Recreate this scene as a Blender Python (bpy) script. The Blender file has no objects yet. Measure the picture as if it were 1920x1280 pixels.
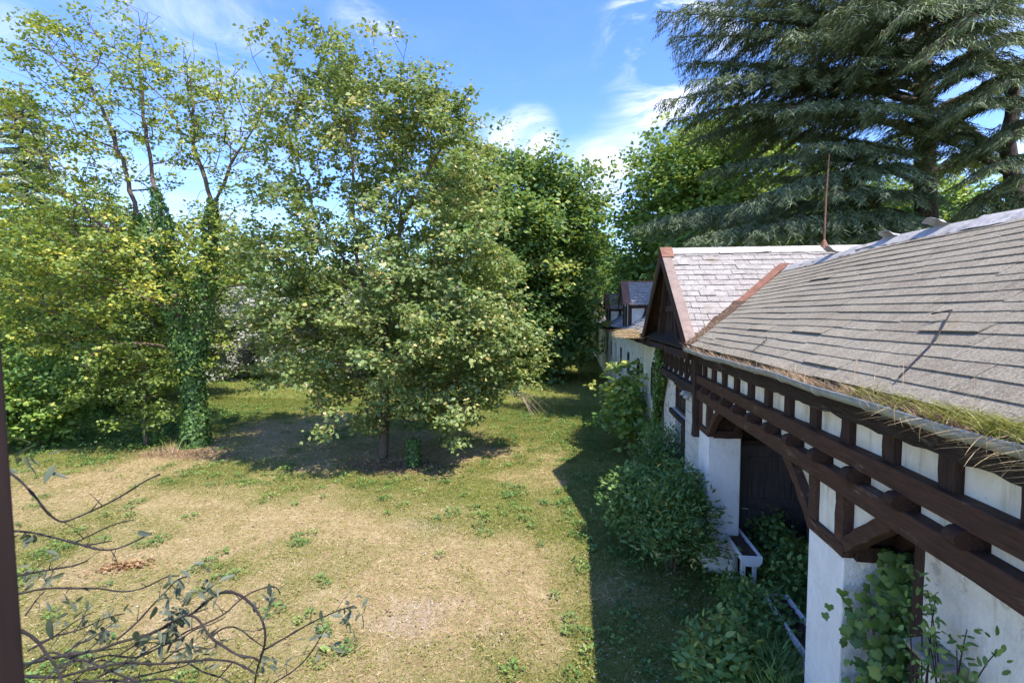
import bpy, math, random
import numpy as np

sc = bpy.context.scene
R = np.random.default_rng(7)
random.seed(7)
COL = sc.collection

# ------------------------------------------------------------------ camera
F_PX = 900.0                                  # focal length in pixels of a 1920 px wide frame
YAW = math.atan2(115, F_PX)
PITCH = math.atan2(47, F_PX)
CAM_H = 4.8
cam_d = bpy.data.cameras.new('camera')
cam = bpy.data.objects.new('camera', cam_d)
COL.objects.link(cam)
cam.location = (0, 0, CAM_H)
cam.rotation_euler = (math.pi / 2 - PITCH, 0, YAW)
cam_d.sensor_width = 36
cam_d.lens = 36 * F_PX / 1920
cam_d.clip_start = 0.02
cam_d.clip_end = 1500
cam_d.dof.use_dof = True
cam_d.dof.focus_distance = 11
cam_d.dof.aperture_fstop = 6.3
sc.camera = cam

# ------------------------------------------------------------------ light
SUN = np.array([0.43, -0.32, 1.0]); SUN /= np.linalg.norm(SUN)
elev = math.asin(SUN[2]); azim = math.atan2(SUN[0], SUN[1])      # azimuth from +Y, clockwise
sun_d = bpy.data.lights.new('sun', 'SUN')
sun_d.energy = 2.65
sun_d.angle = math.radians(0.5)
sun_d.color = (1.0, 0.92, 0.79)
sun = bpy.data.objects.new('sun', sun_d)
COL.objects.link(sun)
sun.rotation_euler = (math.pi / 2 - elev, 0, math.pi - azim)

fw = np.array([-math.sin(YAW) * math.cos(PITCH), math.cos(YAW) * math.cos(PITCH), -math.sin(PITCH)])
rt = np.array([math.cos(YAW), math.sin(YAW), 0.0])
up = np.cross(rt, fw)


def ray(px, py):
    return fw + rt * (px - 960) / F_PX + up * (640 - py) / F_PX


def P(px, py, y):
    """world point seen at photograph pixel (px, py) on the upright plane Y = y"""
    r = ray(px, py)
    return np.array([0, 0, CAM_H]) + r * (y / r[1])


world = bpy.data.worlds.new('World')
sc.world = world
world.use_nodes = True
wn = world.node_tree
wn.nodes.clear()


def wnode(t, **k):
    n = wn.nodes.new(t)
    for a, b in k.items():
        setattr(n, a, b)
    return n


w_out = wnode('ShaderNodeOutputWorld')
w_bg = wnode('ShaderNodeBackground')
w_bg.inputs['Strength'].default_value = 0.15
sky = wnode('ShaderNodeTexSky', sky_type='NISHITA', sun_disc=False)
sky.sun_elevation = elev
sky.sun_rotation = azim
sky.altitude = 300
sky.air_density = 1.0
sky.dust_density = 0.25
sky.ozone_density = 3.0
tc = wnode('ShaderNodeTexCoord')
nrm = wnode('ShaderNodeVectorMath', operation='NORMALIZE')
wn.links.new(tc.outputs['Generated'], nrm.inputs[0])
mp = wnode('ShaderNodeMapping')
mp.inputs['Rotation'].default_value = (0.2, 0.55, 0.3)
mp.inputs['Scale'].default_value = (2.4, 3.2, 5.5)
wn.links.new(nrm.outputs[0], mp.inputs[0])
cn = wnode('ShaderNodeTexNoise')
cn.inputs['Scale'].default_value = 1.7
cn.inputs['Detail'].default_value = 9
cn.inputs['Roughness'].default_value = 0.62
cn.inputs['Distortion'].default_value = 0.9
wn.links.new(mp.outputs[0], cn.inputs['Vector'])
last = None
# (photo pixel, angular radius, strength): the wisps of cloud in view; a thin general veil continues all round
for px, py, rad, st in [(1265, 80, 0.15, 2.2), (1200, 290, 0.12, 0.55), (1130, 390, 0.12, 0.5), (990, 255, 0.07, 1.2), (910, 255, 0.06, 1.0), (430, 120, 0.20, 0.3), (60, 40, 0.25, 0.25),
                        (680, 65, 0.07, 0.5), (1100, 345, 0.10, 0.7), (350, 380, 0.25, 0.25), (1830, 250, 0.35, 0.5), (1400, 90, 0.12, 0.8)]:
    d = ray(px, py); d = d / np.linalg.norm(d)
    dp = wnode('ShaderNodeVectorMath', operation='DOT_PRODUCT')
    dp.inputs[1].default_value = tuple(d)
    wn.links.new(nrm.outputs[0], dp.inputs[0])
    mr = wnode('ShaderNodeMapRange', interpolation_type='SMOOTHSTEP')
    mr.inputs['From Min'].default_value = math.cos(rad)
    mr.inputs['From Max'].default_value = 1.0
    mr.inputs['To Max'].default_value = st
    wn.links.new(dp.outputs['Value'], mr.inputs['Value'])
    if last is None:
        last = mr.outputs[0]
    else:
        ad = wnode('ShaderNodeMath', operation='ADD')
        wn.links.new(last, ad.inputs[0]); wn.links.new(mr.outputs[0], ad.inputs[1])
        last = ad.outputs[0]
base = wnode('ShaderNodeMath', operation='ADD'); base.inputs[1].default_value = 0.03
wn.links.new(last, base.inputs[0])
cr = wnode('ShaderNodeMapRange', interpolation_type='SMOOTHSTEP')
cr.inputs['From Min'].default_value = 0.40
cr.inputs['From Max'].default_value = 0.80
wn.links.new(cn.outputs['Fac'], cr.inputs['Value'])
mm = wnode('ShaderNodeMath', operation='MULTIPLY', use_clamp=True)
wn.links.new(base.outputs[0], mm.inputs[0]); wn.links.new(cr.outputs[0], mm.inputs[1])
mx = wnode('ShaderNodeMixRGB')
mx.inputs['Color2'].default_value = (3.5, 3.55, 3.8, 1)
wn.links.new(mm.outputs[0], mx.inputs['Fac'])
hs = wnode('ShaderNodeHueSaturation')
hs.inputs['Saturation'].default_value = 1.22
hs.inputs['Value'].default_value = 0.84
hs.inputs['Hue'].default_value = 0.516
wn.links.new(sky.outputs[0], hs.inputs['Color'])
wn.links.new(hs.outputs[0], mx.inputs['Color1'])
wn.links.new(mx.outputs[0], w_bg.inputs['Color'])
wn.links.new(w_bg.outputs[0], w_out.inputs['Surface'])

vs = sc.view_settings
vs.view_transform = 'Standard'
vs.look = 'None'
vs.exposure = 1.80
vs.gamma = 1.0
vs.use_curve_mapping = False
cy = sc.cycles
cy.max_bounces = 12
cy.diffuse_bounces = 7
cy.transmission_bounces = 8
cy.glossy_bounces = 2
cy.transparent_max_bounces = 4
cy.sample_clamp_indirect = 6.0
cy.use_denoising = True


# ------------------------------------------------------------------ materials
def new_mat(name):
    m = bpy.data.materials.new(name)
    m.use_nodes = True
    nt = m.node_tree
    nt.nodes.clear()
    out = nt.nodes.new('ShaderNodeOutputMaterial')
    return m, nt, out


def N(nt, t, ins=None, **k):
    n = nt.nodes.new(t)
    for a, b in k.items():
        setattr(n, a, b)
    for a, b in (ins or {}).items():
        n.inputs[a].default_value = b
    return n


def ramp(nt, fac, stops):
    r = nt.nodes.new('ShaderNodeValToRGB')
    e = r.color_ramp.elements
    while len(e) < len(stops):
        e.new(0.5)
    for el, (p, c) in zip(e, stops):
        el.position = p
        el.color = (c[0], c[1], c[2], 1)
    nt.links.new(fac, r.inputs[0])
    return r.outputs[0]


def noise(nt, vec, scale, detail=4, rough=0.55, dist=0.0):
    n = N(nt, 'ShaderNodeTexNoise', {'Scale': scale, 'Detail': detail, 'Roughness': rough, 'Distortion': dist})
    nt.links.new(vec, n.inputs['Vector'])
    return n.outputs['Fac']


def mapping(nt, vec, scale, rot=(0, 0, 0)):
    n = N(nt, 'ShaderNodeMapping', {'Scale': scale, 'Rotation': rot})
    nt.links.new(vec, n.inputs[0])
    return n.outputs[0]


def mix(nt, fac, a, b, mode='MIX'):
    n = N(nt, 'ShaderNodeMixRGB', blend_type=mode)
    for v, i in ((fac, 0), (a, 1), (b, 2)):
        if isinstance(v, (int, float)):
            n.inputs[i].default_value = v
        elif isinstance(v, tuple):
            n.inputs[i].default_value = (*v, 1)
        else:
            nt.links.new(v, n.inputs[i])
    return n.outputs[0]


def rng_map(nt, v, a, b, lo=0.0, hi=1.0):
    n = N(nt, 'ShaderNodeMapRange', {'From Min': a, 'From Max': b, 'To Min': lo, 'To Max': hi})
    nt.links.new(v, n.inputs['Value'])
    return n.outputs[0]


def surface(name, col_fn, rough=0.85, spec=0.3, bump=None, metal=0.0):
    """col_fn(nt, vec) -> colour socket; bump = (fn(nt, vec) -> height socket, distance)"""
    m, nt, out = new_mat(name)
    t = N(nt, 'ShaderNodeTexCoord')
    g = N(nt, 'ShaderNodeNewGeometry')
    vec = g.outputs['Position']
    b = N(nt, 'ShaderNodeBsdfPrincipled', {'Roughness': rough, 'Metallic': metal, 'Specular IOR Level': spec})
    c = col_fn(nt, vec)
    if isinstance(c, tuple):
        b.inputs['Base Color'].default_value = (*c, 1)
    else:
        nt.links.new(c, b.inputs['Base Color'])
    if bump:
        bn = N(nt, 'ShaderNodeBump', {'Strength': 0.9, 'Distance': bump[1]})
        nt.links.new(bump[0](nt, vec), bn.inputs['Height'])
        nt.links.new(bn.outputs[0], b.inputs['Normal'])
    nt.links.new(b.outputs[0], out.inputs[0])
    return m


LEAF_GAIN = {'maple_leaves': 2.1, 'yellow_green_leaves': 1.75, 'dark_green_leaves': 2.0, 'lime_leaves': 1.9, 'ivy_leaves': 2.4, 'cedar_needles': 1.35, 'blue_cedar_needles': 1.5, 'bramble_leaves': 2.0, 'laurel_leaves': 2.0, 'vine_leaves': 1.3, 'grass_blades': 1.25, 'straw_blades': 1.15}


def leaf_mat(name, stops, trans=0.4, gloss=0.04, rough=0.45):
    k_ = LEAF_GAIN.get(name, 1.0)
    stops = [(p, tuple(x * k_ for x in c)) for p, c in stops]
    m, nt, out = new_mat(name)
    a = N(nt, 'ShaderNodeAttribute', attribute_name='tint')
    c = ramp(nt, a.outputs['Fac'], stops)
    d = N(nt, 'ShaderNodeBsdfDiffuse')
    tr = N(nt, 'ShaderNodeBsdfTranslucent')
    gl = N(nt, 'ShaderNodeBsdfGlossy', {'Roughness': rough + 0.1})
    tcol = mix(nt, 0.4, c, (0.42, 0.46, 0.05))
    nt.links.new(c, d.inputs[0])
    nt.links.new(tcol, tr.inputs[0])
    m1 = N(nt, 'ShaderNodeMixShader', {0: trans})
    nt.links.new(d.outputs[0], m1.inputs[1]); nt.links.new(tr.outputs[0], m1.inputs[2])
    m2 = N(nt, 'ShaderNodeMixShader', {0: gloss})
    nt.links.new(m1.outputs[0], m2.inputs[1]); nt.links.new(gl.outputs[0], m2.inputs[2])
    nt.links.new(m2.outputs[0], out.inputs[0])
    return m


def obj_rand(nt):
    return N(nt, 'ShaderNodeObjectInfo').outputs['Random']


def shingle_col(stops, spot, spot_amt, moss=None, streak=(3, 3, 3)):
    def fn(nt, vec):
        a = noise(nt, mapping(nt, vec, streak), 3.0, 6, 0.7, 0.5)
        rnd = obj_rand(nt)
        s = N(nt, 'ShaderNodeMath', operation='MULTIPLY_ADD', use_clamp=True)
        nt.links.new(rnd, s.inputs[0]); s.inputs[1].default_value = 0.3
        k = N(nt, 'ShaderNodeMath', operation='MULTIPLY_ADD'); nt.links.new(a, k.inputs[0]); k.inputs[1].default_value = 1.7; k.inputs[2].default_value = -0.52
        nt.links.new(k.outputs[0], s.inputs[2])
        c = ramp(nt, s.outputs[0], stops)
        f = noise(nt, mapping(nt, vec, streak), 15, 6, 0.8)
        c = mix(nt, rng_map(nt, f, 0.50, 0.66, 0, spot_amt), c, spot)
        c = mix(nt, rng_map(nt, f, 0.47, 0.36, 0, 0.55), c, tuple(q * 0.4 for q in spot))
        g = noise(nt, vec, 75, 3, 0.7)
        c = mix(nt, rng_map(nt, g, 0.34, 0.58, 0.75, 0), c, (0.07, 0.058, 0.045))
        if moss:
            h = noise(nt, vec, 1.6, 4, 0.6)
            c = mix(nt, rng_map(nt, h, 0.58, 0.75, 0, 0.55), c, moss)
        return c
    return fn


M = {}
M['shingle'] = surface('weathered_shingle', shingle_col([(0.0, (0.22, 0.178, 0.13)), (0.5, (0.325, 0.285, 0.21)), (1.0, (0.42, 0.37, 0.28))], (0.52, 0.49, 0.43), 0.5, (0.24, 0.19, 0.12), (1, 4, 1)),
                       0.9, 0.15, (lambda nt, v: noise(nt, mapping(nt, v, (1, 3, 1)), 34, 6, 0.7), 0.012))
M['slate'] = surface('lichen_slate', shingle_col([(0.0, (0.20, 0.172, 0.152)), (0.5, (0.35, 0.315, 0.288)), (1.0, (0.50, 0.465, 0.43))], (0.60, 0.57, 0.53), 0.8, (0.20, 0.15, 0.10)),
                     0.88, 0.2, (lambda nt, v: noise(nt, v, 40, 6, 0.7), 0.01))
M['blue_slate'] = surface('blue_slate', shingle_col([(0.0, (0.13, 0.14, 0.16)), (0.5, (0.24, 0.25, 0.27)), (1.0, (0.36, 0.36, 0.37))], (0.5, 0.5, 0.5), 0.6), 0.8, 0.3)
M['deck'] = surface('roof_deck', lambda nt, v: (0.035, 0.028, 0.022), 0.95, 0.1)


def timber_col(dark, red, pale, amt):
    def fn(nt, vec):
        a = noise(nt, mapping(nt, vec, (7, 1.2, 7)), 3.5, 7, 0.65, 0.8)
        c = ramp(nt, a, [(0.25, dark), (0.6, red), (0.9, tuple(x * 1.5 for x in red))])
        b = noise(nt, mapping(nt, vec, (3, 0.8, 3)), 2.2, 5, 0.7, 0.4)
        c = mix(nt, rng_map(nt, b, 0.60, 0.72, 0, amt), c, pale)
        g = noise(nt, mapping(nt, vec, (1, 0.06, 1)), 60, 3, 0.6)
        return mix(nt, rng_map(nt, g, 0.3, 0.6, 0.5, 0), c, tuple(x * 0.3 for x in dark))
    return fn


def grain(nt, v):
    return noise(nt, mapping(nt, v, (1, 0.08, 1)), 55, 5, 0.65, 0.3)


M['timber'] = surface('dark_timber', timber_col((0.022, 0.013, 0.011), (0.062, 0.030, 0.022), (0.17, 0.12, 0.09), 0.55), 0.75, 0.3, (grain, 0.012))
M['red_timber'] = surface('red_brown_timber', timber_col((0.030, 0.016, 0.013), (0.082, 0.038, 0.026), (0.24, 0.17, 0.125), 0.85), 0.7, 0.35, (grain, 0.012))
M['rot_timber'] = surface('rotten_timber', timber_col((0.018, 0.014, 0.013), (0.06, 0.045, 0.038), (0.24, 0.21, 0.18), 0.9), 0.9, 0.2, (grain, 0.03))
M['upright_timber'] = surface('upright_timber', lambda nt, v: ramp(nt, noise(nt, mapping(nt, v, (9, 9, 1.0)), 3, 6, 0.65, 0.5), [(0.3, (0.02, 0.013, 0.012)), (0.65, (0.055, 0.032, 0.026)), (0.9, (0.11, 0.075, 0.06))]),
                              0.8, 0.25, (lambda nt, v: noise(nt, mapping(nt, v, (1, 1, 0.08)), 50, 5, 0.6), 0.012))


def plaster_col(base, dirt, moss, amt, crack=0.0):
    def fn(nt, vec):
        a = noise(nt, vec, 1.7, 6, 0.6, 0.3)
        c = mix(nt, rng_map(nt, a, 0.45, 0.75, 0, amt), base, dirt)
        s = noise(nt, mapping(nt, vec, (5, 5, 0.5)), 2.0, 6, 0.65)
        c = mix(nt, rng_map(nt, s, 0.52, 0.78, 0, amt), c, moss)
        f = noise(nt, vec, 26, 5, 0.7)
        c = mix(nt, rng_map(nt, f, 0.60, 0.75, 0, 0.45 * amt), c, tuple(x * 0.55 for x in dirt))
        if crack:
            p = noise(nt, vec, 5.5, 7, 0.72, 0.6)
            q = noise(nt, vec, 0.9, 3, 0.5)
            k = N(nt, 'ShaderNodeMath', operation='MULTIPLY')
            nt.links.new(rng_map(nt, p, 0.545, 0.585), k.inputs[0]); nt.links.new(rng_map(nt, q, 0.33, 0.55, 0, crack), k.inputs[1])
            c = mix(nt, k.outputs[0], c, (0.25, 0.21, 0.175))
        return c
    return fn


def pl_bump(nt, v):
    a = noise(nt, v, 9, 6, 0.65)
    return a


M['plaster'] = surface('old_white_plaster', plaster_col((0.72, 0.69, 0.60), (0.46, 0.40, 0.28), (0.36, 0.33, 0.22), 0.95), 0.9, 0.2, (pl_bump, 0.02))
M['cracked'] = surface('flaking_plaster', plaster_col((0.70, 0.69, 0.65), (0.50, 0.46, 0.40), (0.46, 0.44, 0.38), 0.85, 1.0), 0.92, 0.15, (pl_bump, 0.03))
M['pillar'] = surface('pillar_render', plaster_col((0.78, 0.78, 0.77), (0.62, 0.60, 0.56), (0.60, 0.60, 0.56), 0.45, 0.12), 0.9, 0.15, (pl_bump, 0.03))
M['far_plaster'] = surface('mossy_plaster', plaster_col((0.78, 0.78, 0.66), (0.60, 0.60, 0.44), (0.50, 0.52, 0.36), 0.7, 0.3), 0.92, 0.15, (pl_bump, 0.02))
M['stone'] = surface('pale_ashlar', plaster_col((0.60, 0.58, 0.53), (0.42, 0.39, 0.33), (0.36, 0.34, 0.29), 0.7, 0.2), 0.92, 0.15, (pl_bump, 0.02))
M['gutter'] = surface('zinc_gutter', lambda nt, v: ramp(nt, noise(nt, v, 6, 5, 0.6), [(0.3, (0.22, 0.24, 0.235)), (0.7, (0.42, 0.44, 0.43))]), 0.55, 0.4, None, 0.35)
M['ridge'] = surface('ridge_sheet', lambda nt, v: ramp(nt, noise(nt, v, 4, 6, 0.65, 0.4), [(0.25, (0.24, 0.222, 0.205)), (0.55, (0.40, 0.38, 0.355)), (0.8, (0.52, 0.50, 0.47))]), 0.6, 0.35, (lambda nt, v: noise(nt, v, 7, 3), 0.03), 0.15)
M['rust'] = surface('rusty_flashing', lambda nt, v: ramp(nt, noise(nt, v, 7, 6, 0.7), [(0.3, (0.13, 0.058, 0.038)), (0.6, (0.24, 0.115, 0.075)), (0.85, (0.34, 0.21, 0.16))]), 0.7, 0.3, None, 0.1)
M['verge'] = surface('verge_sheet', lambda nt, v: ramp(nt, noise(nt, v, 5, 5, 0.65), [(0.3, (0.16, 0.115, 0.095)), (0.7, (0.27, 0.20, 0.165))]), 0.6, 0.35, None, 0.1)
M['redroof'] = surface('red_tile', lambda nt, v: ramp(nt, noise(nt, v, 3, 5), [(0.3, (0.30, 0.11, 0.07)), (0.7, (0.45, 0.20, 0.13))]), 0.85, 0.2)
M['door'] = surface('black_brown_door', lambda nt, v: ramp(nt, noise(nt, mapping(nt, v, (8, 8, 1)), 3, 5), [(0.3, (0.03, 0.026, 0.030)), (0.8, (0.085, 0.070, 0.070))]), 0.5, 0.5, (lambda nt, v: noise(nt, mapping(nt, v, (1, 1, 0.1)), 40, 4), 0.006))
M['glass'] = surface('dusty_window_glass', lambda nt, v: ramp(nt, noise(nt, v, 8, 4), [(0.3, (0.02, 0.022, 0.026)), (0.8, (0.07, 0.072, 0.075))]), 0.22, 0.6)
M['frame'] = surface('window_frame_paint', lambda nt, v: ramp(nt, noise(nt, v, 9, 5), [(0.3, (0.035, 0.022, 0.02)), (0.8, (0.09, 0.055, 0.045))]), 0.6, 0.3)
M['white_trough'] = surface('white_painted_trough', plaster_col((0.76, 0.77, 0.77), (0.52, 0.50, 0.46), (0.5, 0.5, 0.45), 0.4), 0.7, 0.3)
M['soil'] = surface('dry_soil', lambda nt, v: ramp(nt, noise(nt, v, 30, 5, 0.7), [(0.3, (0.05, 0.032, 0.024)), (0.7, (0.15, 0.095, 0.07))]), 0.95, 0.1, (lambda nt, v: noise(nt, v, 40, 4), 0.03))
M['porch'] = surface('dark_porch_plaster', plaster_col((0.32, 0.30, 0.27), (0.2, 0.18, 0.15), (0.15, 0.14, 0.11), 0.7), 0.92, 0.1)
M['bark'] = surface('grey_brown_bark', lambda nt, v: ramp(nt, noise(nt, mapping(nt, v, (6, 6, 1.2)), 3, 6, 0.7), [(0.25, (0.06, 0.042, 0.03)), (0.6, (0.17, 0.125, 0.09)), (0.85, (0.28, 0.22, 0.17))]), 0.92, 0.15, (lambda nt, v: noise(nt, mapping(nt, v, (1, 1, 0.25)), 16, 6, 0.7), 0.05))
M['cedar_bark'] = surface('cedar_bark', lambda nt, v: ramp(nt, noise(nt, mapping(nt, v, (5, 5, 1.5)), 3, 6, 0.7), [(0.25, (0.035, 0.028, 0.025)), (0.6, (0.085, 0.066, 0.056)), (0.85, (0.15, 0.118, 0.10))]), 0.92, 0.15, (lambda nt, v: noise(nt, mapping(nt, v, (1, 1, 0.3)), 12, 6, 0.7), 0.06))
M['stem'] = surface('dark_stem', lambda nt, v: ramp(nt, noise(nt, v, 30, 4), [(0.3, (0.016, 0.013, 0.014)), (0.8, (0.05, 0.040, 0.038))]), 0.8, 0.25)
M['dead_stem'] = surface('dead_stem', lambda nt, v: ramp(nt, noise(nt, v, 12, 4), [(0.3, (0.28, 0.20, 0.14)), (0.8, (0.5, 0.40, 0.30))]), 0.9, 0.1)
M['jamb'] = surface('brown_window_jamb', lambda nt, v: ramp(nt, noise(nt, mapping(nt, v, (8, 8, 1)), 4, 5), [(0.3, (0.014, 0.008, 0.007)), (0.8, (0.034, 0.019, 0.016))]), 0.65, 0.3)

# leaves
LM = {}
LM['maple'] = leaf_mat('maple_leaves', [(0, (0.046, 0.080, 0.024)), (0.45, (0.086, 0.126, 0.038)), (0.78, (0.14, 0.17, 0.050)), (0.93, (0.26, 0.24, 0.09)), (1, (0.36, 0.28, 0.13))], 0.40)
LM['yellow'] = leaf_mat('yellow_green_leaves', [(0, (0.052, 0.098, 0.018)), (0.45, (0.105, 0.155, 0.024)), (0.8, (0.175, 0.21, 0.030)), (1, (0.38, 0.33, 0.05))], 0.42)
LM['dark'] = leaf_mat('dark_green_leaves', [(0, (0.025, 0.06, 0.018)), (0.5, (0.052, 0.105, 0.024)), (0.85, (0.095, 0.155, 0.032)), (1, (0.20, 0.22, 0.05))], 0.36)
LM['fresh'] = leaf_mat('lime_leaves', [(0, (0.035, 0.08, 0.018)), (0.5, (0.08, 0.15, 0.028)), (0.85, (0.15, 0.22, 0.04)), (1, (0.28, 0.30, 0.06))], 0.42)
LM['ivy'] = leaf_mat('ivy_leaves', [(0, (0.018, 0.045, 0.014)), (0.6, (0.04, 0.082, 0.02)), (1, (0.10, 0.15, 0.03))], 0.28, 0.03, 0.5)
LM['cedar'] = leaf_mat('cedar_needles', [(0, (0.030, 0.056, 0.027)), (0.5, (0.066, 0.102, 0.050)), (0.85, (0.125, 0.162, 0.085)), (1, (0.20, 0.215, 0.115))], 0.15, 0.04, 0.5)
LM['bluecedar'] = leaf_mat('blue_cedar_needles', [(0, (0.07, 0.10, 0.065)), (0.5, (0.14, 0.18, 0.12)), (1, (0.26, 0.29, 0.19))], 0.15, 0.04, 0.5)
LM['silver'] = leaf_mat('silver_needles', [(0, (0.22, 0.25, 0.21)), (0.5, (0.36, 0.38, 0.33)), (1, (0.52, 0.50, 0.43))], 0.15, 0.04, 0.5)
LM['laurel'] = leaf_mat('laurel_leaves', [(0, (0.022, 0.055, 0.016)), (0.5, (0.05, 0.105, 0.024)), (0.85, (0.11, 0.16, 0.035)), (1, (0.24, 0.20, 0.05))], 0.30, 0.04, 0.45)
LM['vine'] = leaf_mat('vine_leaves', [(0, (0.04, 0.09, 0.02)), (0.6, (0.085, 0.17, 0.035)), (1, (0.17, 0.24, 0.045))], 0.30, 0.04, 0.5)
LM['bramble'] = leaf_mat('bramble_leaves', [(0, (0.03, 0.07, 0.02)), (0.6, (0.07, 0.125, 0.03)), (1, (0.16, 0.20, 0.05))], 0.30, 0.03, 0.5)
LM['grass'] = leaf_mat('grass_blades', [(0, (0.085, 0.125, 0.020)), (0.4, (0.16, 0.19, 0.032)), (0.7, (0.27, 0.25, 0.07)), (1, (0.48, 0.37, 0.18))], 0.35, 0.04, 0.5)
LM['straw'] = leaf_mat('straw_blades', [(0, (0.24, 0.16, 0.08)), (0.5, (0.40, 0.28, 0.15)), (1, (0.58, 0.45, 0.28))], 0.2, 0.04, 0.6)
LM['drystalk'] = leaf_mat('dry_stalks', [(0, (0.26, 0.14, 0.09)), (0.5, (0.42, 0.27, 0.17)), (1, (0.58, 0.46, 0.32))], 0.25, 0.03, 0.6)
LM['mossgrass'] = leaf_mat('gutter_grass', [(0, (0.09, 0.13, 0.02)), (0.5, (0.20, 0.21, 0.04)), (1, (0.46, 0.38, 0.14))], 0.3, 0.03, 0.6)
LM['branchleaf'] = leaf_mat('grey_green_leaves', [(0, (0.045, 0.06, 0.04)), (0.6, (0.09, 0.11, 0.07)), (1, (0.18, 0.18, 0.11))], 0.15, 0.05, 0.5)
LM['litter'] = leaf_mat('leaf_litter', [(0, (0.10, 0.062, 0.04)), (0.5, (0.24, 0.155, 0.10)), (1, (0.44, 0.33, 0.23))], 0.1, 0.03)
LM['deadleaf'] = leaf_mat('dead_leaves', [(0, (0.16, 0.075, 0.035)), (0.5, (0.32, 0.17, 0.08)), (1, (0.45, 0.29, 0.15))], 0.2, 0.05)

# ------------------------------------------------------------------ mesh helpers


def link(name, me, mat=None, parent=None, kind=None, label=None, cat=None, group=None):
    o = bpy.data.objects.new(name, me)
    COL.objects.link(o)
    if mat is not None and me is not None and not me.materials:
        me.materials.append(mat)
    if parent is not None:
        o.parent = parent
    for k, v in (('kind', kind), ('label', label), ('category', cat), ('group', group)):
        if v:
            o[k] = v
    return o


def thing(name, label, cat, loc=(0, 0, 0), group=None):
    o = link(name, None, label=label, cat=cat, group=group)
    o.location = loc
    o.empty_display_size = 0.2
    return o


def np_mesh(name, v, f, tint=None, smooth=False):
    """v (n,3) float, f (m,k) int with one k for the whole mesh"""
    me = bpy.data.meshes.new(name)
    n, m, k = len(v), len(f), f.shape[1]
    me.vertices.add(n)
    me.vertices.foreach_set('co', np.ascontiguousarray(v, np.float32).ravel())
    me.loops.add(m * k)
    me.loops.foreach_set('vertex_index', np.ascontiguousarray(f, np.int32).ravel())
    me.polygons.add(m)
    me.polygons.foreach_set('loop_start', np.arange(0, m * k, k, dtype=np.int32))
    me.update(calc_edges=True)
    if smooth:
        me.polygons.foreach_set('use_smooth', np.ones(m, bool))
    if tint is not None:
        a = me.attributes.new('tint', 'FLOAT', 'POINT')
        a.data.foreach_set('value', np.ascontiguousarray(np.clip(tint, 0, 1), np.float32))
    return me


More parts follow.
